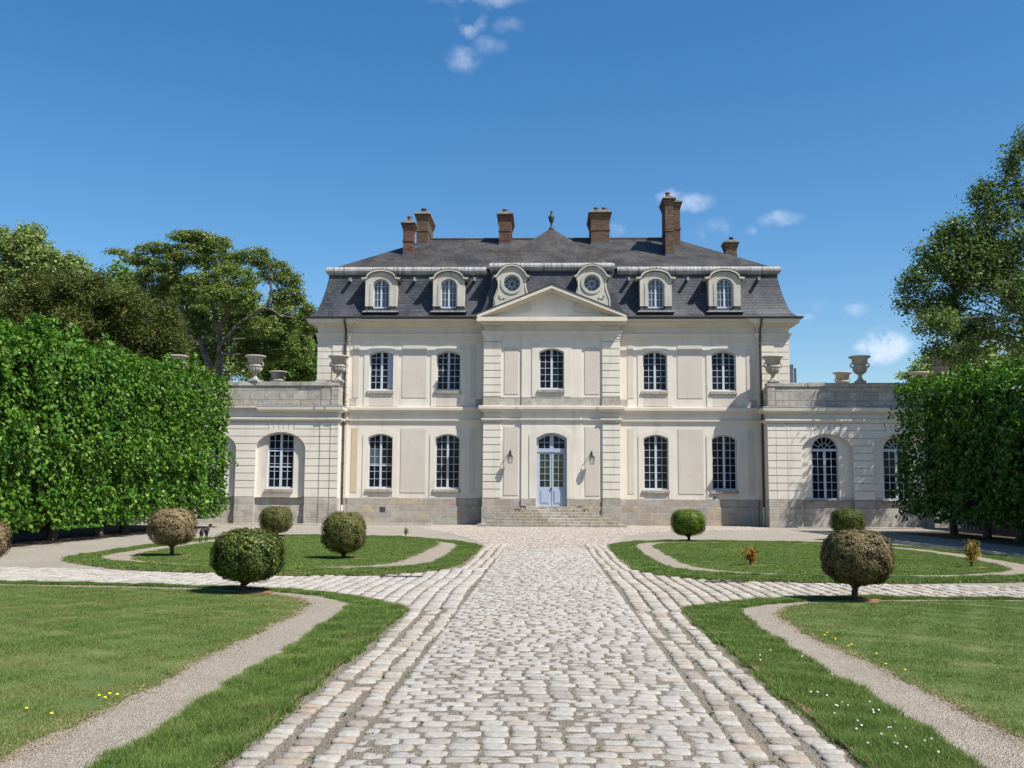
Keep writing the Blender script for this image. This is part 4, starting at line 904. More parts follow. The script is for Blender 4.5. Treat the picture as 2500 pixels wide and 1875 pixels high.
# ------------------------------------------------------------------ low arcaded wings
def wing(s, label):
    e = tag(empty('arcaded_wing', (X0, YW, 0)), label, 'building', 'low arcaded wings either side of the chateau')
    def B(mb, name, mat, parent=None, **k):
        mb.v = [(x, y-YW, z) for x, y, z in mb.v]; return mb.build(name, mat, parent or e, **k)
    XI, XE = 10.58, 21.9; D = 7.0
    cs = [13.42+3.46*k for k in range(3)]; ah = 1.24
    ops = [(s*c_, ah, 1.31, 4.53, .85, 'ell') for c_ in cs]
    w = MB(); a, b = sorted((s*XI, s*XE)); wall(w, a, b, 1.31, 5.2, YW, ops, .18)
    w.quad((a, YW, 5.2), (b, YW, 5.2), (b, YW, 5.95), (a, YW, 5.95))
    w.quad((s*XI, YW, 0), (s*XI, YF+.1, 0), (s*XI, YF+.1, 5.95), (s*XI, YW, 5.95)); w.quad((s*XE, YW, 0), (s*XE, YW+D, 0), (s*XE, YW+D, 5.95), (s*XE, YW, 5.95)); w.quad((a, YW+D, 0), (b, YW+D, 0), (b, YW+D, 5.95), (a, YW+D, 5.95))
    B(w, 'wing_wall', 'plaster')
    rc = MB()
    wins = [(s*c_-(.035 if s < 0 else .07), .65, 1.76 if s < 0 else 1.34, 4.50 if s < 0 else 4.46, .10 if s < 0 else .66, 'seg' if s < 0 else 'ell') for c_ in cs]
    wall(rc, a+.05, b-.05, 1.31, 4.6, YW+.18, wins, .2); B(rc, 'arch_back_wall', 'plaster')
    # rusticated courses between the arches
    ru = MB(); zs = [1.33]+[1.77+.365*k for k in range(9)]+[5.05]
    def hx(z):
        if z <= 3.68: return ah
        if z >= 4.53: return 0
        return ah*math.sqrt(max(0, 1-((z-3.68)/.85)**2))
    for z0, z1 in zip(zs[:-1], zs[1:]):
        z0 += .016; z1 -= .016; zz_ = [z0+(z1-z0)*k/6 for k in range(7)]
        ru.box(*sorted((s*(XI-.045), s*10.93)), YW-.105, YW+.05, z0, z1); ru.box(*sorted((s*10.955, s*11.46)), YW-.080, YW+.05, z0, z1)
        edges = [(11.485, None)]+[(None, c_) for c_ in cs]+[(XE, None)]
        for i in range(len(cs)+1):
            lx = [11.485]*7 if i == 0 else [cs[i-1]+hx(z) for z in zz_]; rx = [XE-.01]*7 if i == len(cs) else [cs[i]-hx(z) for z in zz_]
            if z0 > 4.5: 
                lx = [11.485]*7 if i == 0 else [cs[i-1]+.62+.10*k/6 for k in range(7)]; rx = [XE-.01]*7 if i == len(cs) else [cs[i]-.62-.10*k/6 for k in range(7)]
            P_ = [(s*x, z) for x, z in zip(lx, zz_)]+[(s*x, z) for x, z in list(zip(rx, zz_))[::-1]]
            ru.prism(P_, YW-.055, YW+.02)
        if z0 > 4.5:
            for c_ in cs:
                for k in range(5):
                    t0, t1 = -.60+.24*k+.012, -.60+.24*(k+1)-.012; zb = 4.56
                    def ab(t): return (c_+t*.9, max(4.40, 3.68+.85*math.sqrt(max(0, 1-(t*.9/ah)**2))+.01)), (c_+t*1.15, z1)
                    (p0, p1), (p2, p3) = ab(t0), ab(t1); ru.prism([(s*x, z) for x, z in (p0, p1, p3, p2)], YW-.057, YW+.02)
    B(ru, 'rusticated_courses', 'plaster')
    p = MB()
    def plr(x0, x1, y0): p.box(*sorted((s*x0, s*x1)), y0-.06, YW+.4, -.15, .93); p.box(*sorted((s*x0, s*x1)), y0-.02, YW+.4, .93, 1.31)
    plr(XI-.06, 10.94, YW-.11); plr(10.94, 11.47, YW-.085); prev = 11.47
    for c_ in cs: plr(prev, c_-ah, YW-.055); plr(c_-ah, c_+ah, YW+.17); prev = c_+ah
    plr(prev, XE, YW-.055); B(p, 'stone_plinth', 'plinth_grey', bevel=.012)
    cn = MB()
    pth = [(XI-.045, YF+.1), (XI-.045, YW-.105), (10.94, YW-.105), (10.94, YW-.08), (11.47, YW-.08), (11.47, YW-.05), (XE, YW-.05), (XE, YW+D)]
    pt = [(s*x, y) for x, y in pth]; pt = pt if s > 0 else pt[::-1]
    sweep(cn, pt, [(0, 5.06), (.03, 5.08), (.06, 5.13), (.12, 5.16), (.125, 5.23), (0, 5.26)])
    if s < 0:
        cut = [(q) for q in pt if q[0] > -12]; cut = [(-14.6, YW-.05)]+[q for q in pt if q[0] >= -11.5]
        sweep(cn, cut, [(0, 5.52), (.05, 5.55), (.12, 5.60), (.22, 5.64), (.24, 5.80), (0, 5.82)])
        sweep(cn, [(-21.9, YW-.05), (-16.4, YW-.05)], [(0, 5.52), (.05, 5.55), (.12, 5.60), (.22, 5.64), (.24, 5.80), (0, 5.82)])
    else: sweep(cn, pt, [(0, 5.52), (.05, 5.55), (.12, 5.60), (.22, 5.64), (.24, 5.80), (0, 5.82)])
    B(cn, 'cornice', 'cornice')
    ld = MB(); sweep(ld, pt, [(0, 5.83), (.25, 5.81), (.25, 5.84), (0, 5.88)]); B(ld, 'lead_strip', 'lead')
    pp = MB(); a, b = sorted((s*(XI+.0), s*XE))
    pp.box(a, b, YW-.03, YW+.32, 5.88, 6.83); pp.box(*sorted((s*(XI-.02), s*10.95)), YW-.085, YW+.32, 5.885, 6.83); pp.box(*sorted((s*10.97, s*11.47)), YW-.055, YW+.3, 5.885, 6.83)
    pp.box(a, b, YW+D-.35, YW+D, 5.88, 6.83); pp.box(*sorted((s*XE, s*(XE-.35))), YW+.321, YW+D-.351, 5.88, 6.83); pp.box(*sorted((s*XI, s*(XI+.3))), YW+.321, YF-.02, 5.88, 6.83)
    B(pp, 'parapet', 'parapet_stone', bevel=.02)
    cp = MB(); x = XI-.05
    while x < XE:
        x2 = min(XE, x+random.uniform(.6, 1.3)); cp.box(*sorted((s*(x+.005), s*(x2-.005))), YW-.12 if x < 11.4 else YW-.09, YW+.40, 6.83, 7.05+random.uniform(-.015, .01)); cp.box(*sorted((s*(x+.005), s*(x2-.005))), YW+D-.42, YW+D+.06, 6.83, 7.05+random.uniform(-.015, .01)); x = x2
    B(cp, 'parapet_coping', 'parapet_stone', bevel=.03)
    fl = MB(); fl.box(a+.01, b-.01, YW+.2, YW+D-.2, 5.7, 5.95); B(fl, 'terrace_floor', 'terrace_floor')
    for i, c_ in enumerate(wins):
        cx, hw, zb, zt, rise, kind = c_; y = YW+.30
        if s < 0:
            fr = MB(); o = window_l(e, cx, hw, zb, zt, rise, y, 7, 'seg', YW+.18, trans=(2.82, 3.62))
        else:
            o = window_l(e, cx, hw, zb, zt, rise, y, 6, 'ell', YW+.18, fan=True)
    return e
def window_l(par, cx, hw, zb, zt, rise, y, rows, kind, ys, trans=(), fan=False):
    old = YF
    fr = MB(); n = 16; fd = .05; ar = curve_arch(cx, hw, zt, rise, n, kind); e = .06; zf = zt-rise
    outer = [(cx-hw, zb)]+ar+[(cx+hw, zb)]; inner = [(cx-hw+e, zb+e)]+[(cx+(p[0]-cx)*(1-e/hw), p[1]-e) for p in ar]+[(cx+hw-e, zb+e)]
    fr.ring(outer, inner, y); fr.side(inner[::-1], y, y+fd); fr.box(cx-hw, cx+hw, y-.02, y+fd, zb-.01, zb+.08)
    ztop = zf-.09 if fan else zt-.01
    fr.box(cx-.06, cx+.06, y-.025, y+fd, zb+.08, ztop)
    for s in (-1, 1):
        x = cx+s*(.06+(hw-e-.06)/2); fr.box(x-.013, x+.013, y+.004, y+fd, zb+.08, ztop if fan else zt-.12)
    hh = ztop-zb-.09
    for r in range(1, rows): z = zb+.09+hh*r/rows; fr.box(cx-hw+.03, cx+hw-.03, y+.006, y+fd-.003, z-.012, z+.012)
    for z in trans: fr.box(cx-hw+.01, cx+hw-.01, y-.012, y+fd+.003, z-.03, z+.03)
    if fan:
        fr.box(cx-hw, cx+hw, y-.03, y+fd, zf-.10, zf+.02)
        for rr_, w_ in ((.58, .03), (.27, .022)):
            for k in range(16):
                a0, a1 = math.pi*k/16, math.pi*(k+1)/16
                fr.prism([(cx+q*math.cos(t), zf+q*math.sin(t)) for t, q in ((a0, rr_), (a1, rr_), (a1, rr_+w_), (a0, rr_+w_))], y+.002, y+fd)
        for k in range(1, 7):
            t = math.pi*k/7 if k not in (0,) else 0; dx, dz_ = math.cos(t), math.sin(t); nx, nz_ = -dz_*.012, dx*.012; r0 = .28
            fr.prism([(cx+dx*r0+nx, zf+dz_*r0+nz_), (cx+dx*.60+nx, zf+dz_*.60+nz_), (cx+dx*.60-nx, zf+dz_*.60-nz_), (cx+dx*r0-nx, zf+dz_*r0-nz_)], y+.004, y+fd-.004)
        for t in (math.pi/3, 2*math.pi/3):
            dx, dz_ = math.cos(t), math.sin(t); nx, nz_ = -dz_*.012, dx*.012
            fr.prism([(cx+nx, zf+nz_), (cx+dx*.28+nx, zf+dz_*.28+nz_), (cx+dx*.28-nx, zf+dz_*.28-nz_), (cx-nx, zf-nz_)], y+.005, y+fd-.005)
    fr.v = [(a, b-YW, c) for a, b, c in fr.v]; o = fr.build('window', 'frame_paint', par)
    pa = MB(); pa.prism([(cx-hw+.01, zb+.02)]+[(p[0], p[1]-.005) for p in ar]+[(cx+hw-.01, zb+.02)], y+.03, y+.036); pa.v = [(a, b-YW, c) for a, b, c in pa.v]; pa.build('pane', 'glass_dark', o)
    si = MB(); si.box(cx-hw-.10, cx+hw+.14 if fan else cx+hw+.02, ys-.12, ys+.2, zb-.19, zb-.04); si.v = [(a, b-YW, c) for a, b, c in si.v]; si.build('window_sill', 'step_stone', o, bevel=.015)
    return o
wing(-1, 'low cream arcaded wing with stone parapet left of the chateau, plain windows')
wing(1, 'low cream arcaded wing with stone parapet right of the chateau, fanlight windows')

# stone urns on the wings
def make_urn():
    e = empty('stone_urn'); b = MB(); b.box(-.26, .26, -.26, .26, 0, .10); b.build('urn_base', 'urn_stone', e, bevel=.02)
    u = MB(); u.lathe([(.22, .10), (.21, .14), (.13, .20), (.10, .28), (.09, .36), (.12, .385), (.12, .41), (.10, .43), (.17, .48), (.27, .57), (.33, .68), (.35, .76), (.38, .78), (.38, .82), (.31, .84), (.29, .90), (.30, 1.04), (.34, 1.16), (.44, 1.23), (.52, 1.265), (.53, 1.30), (.50, 1.33), (.44, 1.31), (.38, 1.2), (.36, .95)], seg=28)
    for k in range(14):
        a = 2*math.pi*k/14; u.tube([(.15*math.cos(a), .15*math.sin(a), .46), (.27*math.cos(a), .27*math.sin(a), .56), (.345*math.cos(a), .345*math.sin(a), .72)], [.02, .035, .03], 5)
    u.build('urn_bowl', 'urn_stone', e, smooth=True)
    for s in (-1, 1):
        h = MB(); h.tube([(s*.33, 0, .80), (s*.42, 0, .80), (s*.45, 0, .88), (s*.40, 0, .98), (s*.33, 0, 1.0)], [.04, .035, .03, .03, .04], 7); h.lathe([(.0, -.05), (.05, 0), (.0, .05)], s*.40, 0, .84, 8); h.build('urn_handle', 'urn_stone', e, smooth=True)
    return e
U0 = make_urn(); U0['category'] = 'urn'; U0['group'] = 'stone urns on the wing parapets'
us = [(-10.35, 0, 'stone urn on the left wing parapet nearest the chateau wall'), (-14.56, 0, 'tall stone urn on the left wing parapet just right of the hedge top'), (-18.5, 0, 'stone urn rim just showing over the left hedge'),
      (11.2, 0, 'stone urn on the right wing parapet beside the chateau corner'), (15.45, 0, 'tall stone urn on the right wing parapet, clear against the sky'), (19.4, 0, 'stone urn of the right wing partly hidden behind the hedge top'),
      (-15.15, 1, 'urn at the back of the left wing, only its bowl above the parapet'), (16.5, 1, 'small looking urn at the back of the right wing, left of the tall urn'), (20.7, 1, 'urn at the back of the right wing just above the hedge')]
for i, (x, bk, lb) in enumerate(us):
    loc = (x, YW+.12 if not bk else YW+6.75, 7.04); o = U0 if i == 0 else dup(U0, loc, lb, rz=random.uniform(-.2, .2)); o.location = loc; o['label'] = lb
# metal flues behind the right wing
f = MB(); f.tube([(0, 0, 0), (0, 0, 2.75)], .10, 12); f.tube([(.20, 0, 0), (.20, 0, 2.55)], .07, 12); f.lathe([(.12, 2.6), (.12, 2.75)], 0, 0, 0, 12); f.tube([(.27, 0, 1.2), (.33, 0, 1.2), (.33, 0, 1.5), (.27, 0, 1.5)], .015, 5)
o = f.build('metal_flue', 'flue_metal'); o.location = ((1932-1333)/2500*56, 56.0, 5.9); tag(o, 'blue grey metal flue pipes rising beside the right corner of the chateau', 'flue')
f = MB(); f.tube([(0, 0, 0), (0, 0, 1.6)], .07, 10); f.lathe([(.09, 1.5), (.09, 1.62), (.03, 1.66)], 0, 0, 0, 10); o = f.build('metal_flue', 'flue_metal'); o.location = ((2081-1333)/2500*56, 56.0, 5.9); tag(o, 'short thin dark pipe between two urns on the right wing', 'flue')

# ------------------------------------------------------------------ foliage helpers
def leaf_mesh(name, P, Nn, size, mat, parent=None, rnd=.6, seed=0, shape='round', up=None):
    """leaf faces at P facing Nn with jitter"""
    rg = np.random.default_rng(seed); n = len(P)
    Nn = Nn+rg.normal(0, rnd, (n, 3)); Nn /= np.linalg.norm(Nn, axis=1, keepdims=True)+1e-9
    t = rg.normal(0, 1, (n, 3)) if up is None else np.tile(np.array(up, float), (n, 1))+rg.normal(0, .45, (n, 3))
    a = t-Nn*(t*Nn).sum(1, keepdims=True); a /= np.linalg.norm(a, axis=1, keepdims=True)+1e-9; b = np.cross(Nn, a)
    s = (size*rg.uniform(.65, 1.35, n))[:, None]
    if shape == 'round': tpl = [(-.5, 0, 0), (-.22, .42, .05), (.25, .40, .02), (.55, 0, -.06), (.25, -.40, .02), (-.22, -.42, .05)]
    elif shape == 'kite': tpl = [(-.5, 0, 0), (.05, .30, .06), (.5, 0, 0), (.05, -.30, .06)]
    else: tpl = [(-.5, .12, 0), (.5, .12, 0), (.5, -.12, 0), (-.5, -.12, 0)]
    V = np.stack([P+a*s*q[0]+b*s*q[1]+Nn*s*q[2] for q in tpl], 1); k = len(tpl)
    return fast(name, V.reshape(-1, 3), np.arange(n*k).reshape(-1, k), mat, parent)
def lump(p, f, ph=0):
    x, y, z = p[:, 0]*f, p[:, 1]*f, p[:, 2]*f
    return (np.sin(x*1.3+ph+np.sin(y*1.7+ph))*np.cos(z*1.9+ph*1.3)+np.sin(y*2.3+z*1.1+ph)*.7+np.sin(x*3.1-z*2.7+y*1.9+ph*2)*.5)/2.2

tag(leaf_mesh('paving_weeds', wpts, np.tile((0, 0, 1.0), (len(wpts), 1)), .020, 'box_bright', None, .5, 5, 'kite'), kind='stuff')
# ------------------------------------------------------------------ clipped lime hedges on trunks
def hedge(x_in, x_out, y0, y1, zt0, zt1, zb, label, seed, dens, sgn):
    rg = np.random.default_rng(seed); e = tag(empty('lime_hedge', (x_in, (y0+y1)/2, 0)), label, 'hedge', 'clipped lime hedges flanking the garden'); oy = (y0+y1)/2
    ztop = lambda y: zt0+(zt1-zt0)*(y-y0)/(y1-y0)
    LP, LN = [], []
    A = (y1-y0)*(zt0-zb); n = int(A*dens*1.5)                   # inner long face
    y = y0+(y1-y0)*rg.random(n)**1.0; z = zb+(ztop(y)-zb)*rg.random(n); P = np.stack([np.full(n, x_in), y, z], 1)
    Q_ = P*np.array([1, 1, .55]); d = .40*lump(P, 1.1, seed)+.48*lump(Q_, 3.1, seed*2)+.10*lump(Q_, 8.5, 3); lay = rg.random(n)**1.6*.75
    edge = np.clip((ztop(y)-z)/.8, 0, 1); rnd_ = (1-np.sqrt(1-(1-edge)**2))*.55
    lowv = np.clip((z-zb)/.9, 0, 1); rnd2 = (1-lowv)**2*.35
    P[:, 0] += sgn*(-d*.8+lay+rnd_+rnd2); P[:, 2] += .16*lump(P, 2.3, 4)*(z > zb+1)+(z < zb+.6)*(-.22)*(lump(P, 2.6, 9) > .1)
    m0 = n//9; B0 = P[:m0]; k9 = 9; tt = rg.random((m0, k9, 1)); dr = np.stack([-sgn*rg.uniform(.02, .30, m0), rg.normal(0, .10, m0), -rg.uniform(.15, .55, m0)], 1)[:, None, :]
    SH = (B0[:, None, :]+dr*tt+rg.normal(0, .055, (m0, k9, 3))).reshape(-1, 3); P = np.concatenate([P[m0*2:int(n*.42)], SH]); P[:, 2] = np.maximum(P[:, 2], zb-.25); n = len(P)
    LP.append(P); LN.append(np.tile((-sgn*1.0, 0, .45), (n, 1)))
    n = int((x_out-x_in)*sgn*(y1-y0)*dens*1.15); xx1 = x_in+(x_out-x_in)*rg.random(n); y = y0+(y1-y0)*rg.random(n)   # top
    P = np.stack([xx1, y, ztop(y)], 1); P[:, 2] += .16*lump(P, 1.6, 3)-rg.random(n)**2*.3+.10*lump(P, 5, 8); ed_ = np.clip(np.abs(xx1-x_in)/.7, 0, 1); P[:, 2] -= (1-ed_)**2*.4
    LP.append(P); LN.append(np.tile((0, 0, 1.0), (n, 1)))
    n = int((x_out-x_in)*sgn*(zt1-zb)*dens*1.1); xx1 = x_in+(x_out-x_in)*rg.random(n); z = zb+(zt1-zb)*rg.random(n)     # far end
    for ye, nn in ((y1, 1), (y0, -1)):
        P = np.stack([xx1, np.full(n, ye), z], 1); P[:, 1] += nn*(.3*lump(P, 1.5, 5)-rg.random(n)**2*.35); LP.append(P); LN.append(np.tile((0, nn, .3), (n, 1)))
    n = int((x_out-x_in)*sgn*(y1-y0)*dens*.35); xx1 = x_in+(x_out-x_in)*rg.random(n); y = y0+(y1-y0)*rg.random(n)
    P = np.stack([xx1, y, np.full(n, zb)+rg.random(n)*.5-.1], 1); LP.append(P); LN.append(np.tile((0, 0, -1.0), (n, 1)))
    # shoots sticking out above the top
    for _ in range(60):
        cy = rg.uniform(y0, y1); cx = x_in+(x_out-x_in)*rg.uniform(0.05, .6); k = int(rg.integers(15, 80)); h = rg.uniform(.15, .75); t = rg.random(k)
        P = np.stack([cx+rg.normal(0, .14, k)*(1-t*.5), cy+rg.normal(0, .16, k)*(1-t*.5), ztop(cy)+t*h], 1); LP.append(P); LN.append(rg.normal(0, 1, (k, 3)))
    P = np.concatenate(LP); Nn = np.concatenate(LN); P[:, 0] -= x_in; P[:, 1] -= oy
    leaf_mesh('foliage', P, Nn, .108, 'lime_leaf', e, .62, seed, 'round', up=(0, 0, -1))
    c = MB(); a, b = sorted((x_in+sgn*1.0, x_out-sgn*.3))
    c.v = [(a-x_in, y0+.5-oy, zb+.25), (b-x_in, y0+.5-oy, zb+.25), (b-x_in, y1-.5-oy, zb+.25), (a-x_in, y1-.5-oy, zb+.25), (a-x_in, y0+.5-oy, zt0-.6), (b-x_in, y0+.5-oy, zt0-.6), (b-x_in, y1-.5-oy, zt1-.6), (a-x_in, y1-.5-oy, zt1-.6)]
    c.f = [(0, 3, 2, 1), (4, 5, 6, 7), (0, 1, 5, 4), (1, 2, 6, 5), (2, 3, 7, 6), (3, 0, 4, 7)]; c.build('dark_core', 'hedge_shade', e)  # solid dark block, painting the shade seen between the hedge leaves
    y = y0+1.2
    while y < y1:
        t = MB(); xx_ = (x_in+x_out)/2-x_in+random.uniform(-.2, .2); t.tube([(xx_, y-oy, 0), (xx_+random.uniform(-.08, .08), y-oy, .6), (xx_, y-oy, zb+1.2)], [.17, .13, .12], 8); t.build('trunk', 'bark', e); y += 3.0
    return e
mk_flat('hedge_shade', (.012, .022, .006), .95, spec=.1)  # near-black green that paints the shaded inside of the hedges
hedge(-14.25, -17.4, 13.5, 45.6, 5.65, 6.72, .72, 'long sunlit green clipped lime hedge on trunks left of the garden', 31, 170, -1)
hedge(14.75, 18.2, 14.0, 43.6, 4.45, 6.3, .80, 'long shaded dark clipped lime hedge on trunks right of the garden', 33, 140, 1)
# garden walls in the shade behind the hedges, and barred gates
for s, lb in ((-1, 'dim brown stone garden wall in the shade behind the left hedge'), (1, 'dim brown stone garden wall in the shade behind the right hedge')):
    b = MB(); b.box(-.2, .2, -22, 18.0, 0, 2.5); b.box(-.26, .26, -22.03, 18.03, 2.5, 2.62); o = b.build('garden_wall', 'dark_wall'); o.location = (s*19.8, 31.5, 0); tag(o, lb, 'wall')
for s, x, lb in ((-1, -18.4, 'pale barred gate in the shade under the far end of the left hedge'), (1, 19.0, 'pale barred gate in the shade under the right hedge')):
    e = tag(empty('barred_gate', (x, 47.5, 0)), lb, 'gate')
    b = MB()
    for k in range(8): b.box(-.6+.17*k-.02, -.6+.17*k+.02, -.015, .015, .06, 1.62)
    b.build('gate_bars', 'gate_paint', e); b = MB(); b.box(-.66, .66, -.03, .03, .25, .31); b.box(-.66, .66, -.03, .03, 1.35, 1.41); b.box(-.7, -.63, -.035, .035, 0, 1.75); b.box(.63, .7, -.035, .035, 0, 1.75); b.build('gate_frame', 'gate_paint', e)

# ------------------------------------------------------------------ clipped box balls
def ball(x, y, rad, zc, hz, mat, label, seed, n=14000, lean=0.0, leaf=.036):
    rg = np.random.default_rng(seed); e = tag(empty('box_topiary', (x, y, 0)), label, 'topiary', 'clipped box balls on the lawns')
    rad *= .93; hz *= .90; zc += .02
    v = rg.normal(0, 1, (n, 3)); v /= np.linalg.norm(v, axis=1, keepdims=True)
    sq = np.sign(v)*np.abs(v)**.80; sq /= (np.abs(sq)**2.5).sum(1, keepdims=True)**(1/2.5)
    az = np.arctan2(v[:, 1], v[:, 0])
    r = 1+.035*np.sin(az*9+seed+v[:, 2]*2)+.035*lump(v*2, 2.2, seed)+.055*lump(v, 8.0, seed)+.03*lump(v, 17.0, seed)+rg.normal(0, .018, n)-rg.random(n)**3*.10+(rg.random(n) < .02)*rg.random(n)*.09
    P = np.stack([lean+sq[:, 0]*rad*r, sq[:, 1]*rad*r, zc+sq[:, 2]*hz*r], 1)
    leaf_mesh('foliage', P, v*.7, leaf, mat, e, .8, seed, 'kite')
    c = MB(); pf = [(max(.02, math.cos(t))**.8*rad*.90, zc+math.sin(t)*hz*.90) for t in np.linspace(-1.5, 1.5, 14)]; c.lathe(pf, lean, 0, 0, 24); c.build('dark_core', 'box_core', e, smooth=True)  # dark solid body inside the leaves
    t = MB(); t.tube([(0, 0, -.02), (.01, .0, .05), (.015, .0, .14), (lean*.5, 0, .25), (lean, 0, zc)], [.08, .052, .045, .042, .04], 8)
    for k in range(6):
        a = 2*math.pi*k/6; t.tube([(lean*.4, 0, zc-hz-.06), (lean+math.cos(a)*rad*.4, math.sin(a)*rad*.4, zc-hz*.7)], [.03, .015], 5)
    t.build('trunk', 'box_bark', e)
    mu = MB(); mp = [(.30+.08*math.sin(k*2.1+seed), 2*math.pi*k/14) for k in range(14)]; mu.quad(*[(r_*math.cos(a)+.15, r_*math.sin(a), .034) for r_, a in mp]); mu.build('mulch', 'mulch', e)
    return e
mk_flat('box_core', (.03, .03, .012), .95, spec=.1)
ball(-10.75, 19.3, .56, .60, .45, 'box_brown', 'brown dried box ball cut off by the left edge of the photo', 41)
ball(-8.95, 24.54, .585, .70, .49, 'box_brown', 'brown dried box ball standing beside the small deer statue', 42)
ball(-9.46, 36.0, .60, .58, .52, 'box_olive', 'dull green box ball farthest back on the left, near the wing wall', 43)
ball(-4.65, 15.82, .56, .57, .44, 'box_green', 'big dark green box ball in front on the near left lawn', 44, 22000, .08, .038)
ball(-4.72, 24.11, .545, .61, .53, 'box_olive', 'olive green box ball with browning side on the far left lawn', 45)
ball(4.73, 34.38, .61, .62, .48, 'box_bright', 'neat bright green box ball near the right front of the house', 46)
ball(10.6, 36.6, .62, .62, .52, 'box_green', 'dark green box ball far right, behind the big brown one', 47)
ball(4.5, 15.34, .51, .62, .43, 'box_brown2', 'big browned box ball on the near right lawn corner', 48, 26000, .06) if False else None
mk_leaf('box_brown2', [(0, (.045, .036, .015)), (.5, (.11, .088, .040)), (1, (.25, .19, .10))], .7, .12, (2.2, OL, .55, .75), tcol=(1, 1, .8))
ball(4.5, 15.34, .515, .635, .435, 'box_brown2', 'big browned box ball on the near right lawn corner', 48, 24000, .06, .036)
def shrub(x, y, h, wd, mat, label, seed, n=620, base=.42):
    rg = np.random.default_rng(seed); e = tag(empty('young_shrub', (x, y, 0)), label, 'shrub')
    t = MB(); tips = []
    for k in range(7):
        a = rg.random()*6.28; r = wd*.5*rg.random(); tip = (r*math.cos(a), r*math.sin(a), h*rg.uniform(.7, 1)); t.tube([(0, 0, 0), (r*.2*math.cos(a), r*.2*math.sin(a), h*base*.7), tip], [.012, .009, .004], 5); tips.append(tip)
    t.build('stem', 'box_bark', e)
    P = []
    for i in range(n):
        tp = tips[i % 7]; u = rg.uniform(base, 1.05); P.append((tp[0]*u+rg.normal(0, wd*.16), tp[1]*u+rg.normal(0, wd*.16), tp[2]*u+rg.normal(0, .035)))
    leaf_mesh('foliage', np.array(P), np.tile((0, 0, 1.0), (n, 1)), .05, mat, e, .9, seed, 'kite')
    mu = MB(); mu.quad(*[((.26+.07*math.sin(k*1.9+seed))*math.cos(2*math.pi*k/12)+.05, (.26+.07*math.sin(k*1.9+seed))*math.sin(2*math.pi*k/12), .034) for k in range(12)]); mu.build('mulch', 'mulch', e)
    return e
shrub(4.46, 22.68, .42, .26, 'shrub_orange', 'small orange leaved young shrub on the far right lawn', 51)
shrub(9.19, 22.70, .56, .32, 'shrub_yellow', 'small yellow orange young shrub at the right end of the far right lawn', 52, 900)
shrub(-4.91, 36.3, .36, .18, 'shrub_green', 'tiny bright green upright plant on the far edge of the far left lawn', 53, 130)

# ------------------------------------------------------------------ deer statue (one continuous skinned body)
def deer(x, y, label):
    V = [((0, 0, .40), .058), ((.09, 0, .405), .062), ((.16, -.01, .43), .045), ((.20, -.02, .50), .030), ((.225, -.03, .57), .026), ((.265, -.045, .585), .026), ((.32, -.06, .565), .013),
         ((-.09, 0, .40), .064), ((-.15, 0, .39), .05), ((-.175, .0, .37), .012),
         ((.115, .035, .33), .032), ((.125, .04, .20), .013), ((.122, .04, .07), .010), ((.125, .04, 0), .012),
         ((.105, -.04, .33), .032), ((.10, -.045, .20), .013), ((.103, -.045, .07), .010), ((.105, -.045, 0), .012),
         ((-.125, .04, .31), .038), ((-.10, .045, .22), .018), ((-.145, .045, .14), .012), ((-.135, .045, 0), .012),
         ((-.14, -.045, .31), .038), ((-.12, -.05, .22), .018), ((-.165, -.05, .14), .012), ((-.155, -.05, 0), .012),
         ((.215, .01, .61), .010), ((.195, .04, .635), .004), ((.215, -.065, .61), .010), ((.20, -.10, .635), .004)]
    Ed = [(0, 1), (1, 2), (2, 3), (3, 4), (4, 5), (5, 6), (0, 7), (7, 8), (8, 9), (1, 10), (10, 11), (11, 12), (12, 13), (1, 14), (14, 15), (15, 16), (16, 17), (8, 18), (18, 19), (19, 20), (20, 21), (8, 22), (22, 23), (23, 24), (24, 25), (4, 26), (26, 27), (4, 28), (28, 29)]
    me = bpy.data.meshes.new('deer_statue'); me.from_pydata([v for v, r in V], Ed, []); me.materials.append(M['bronze'])
    o = bpy.data.objects.new('deer_statue', me); COL.objects.link(o)
    sk = o.modifiers.new('skin', 'SKIN'); 
    for i, (v, r) in enumerate(V): me.skin_vertices[0].data[i].radius = (r*(1.35 if r > .03 else 1.15),)*2
    me.skin_vertices[0].data[0].use_root = True
    sk.use_smooth_shade = True; sb = o.modifiers.new('sub', 'SUBSURF'); sb.levels = 2; sb.render_levels = 2
    o.location = (x, y, .02); o.rotation_euler = (0, 0, math.radians(66)); o.scale = (.95, .95, .90)
    return tag(o, label, 'statue')
deer(-10.43, 31.3, 'small dark bronze deer statue standing behind the brown box ball')

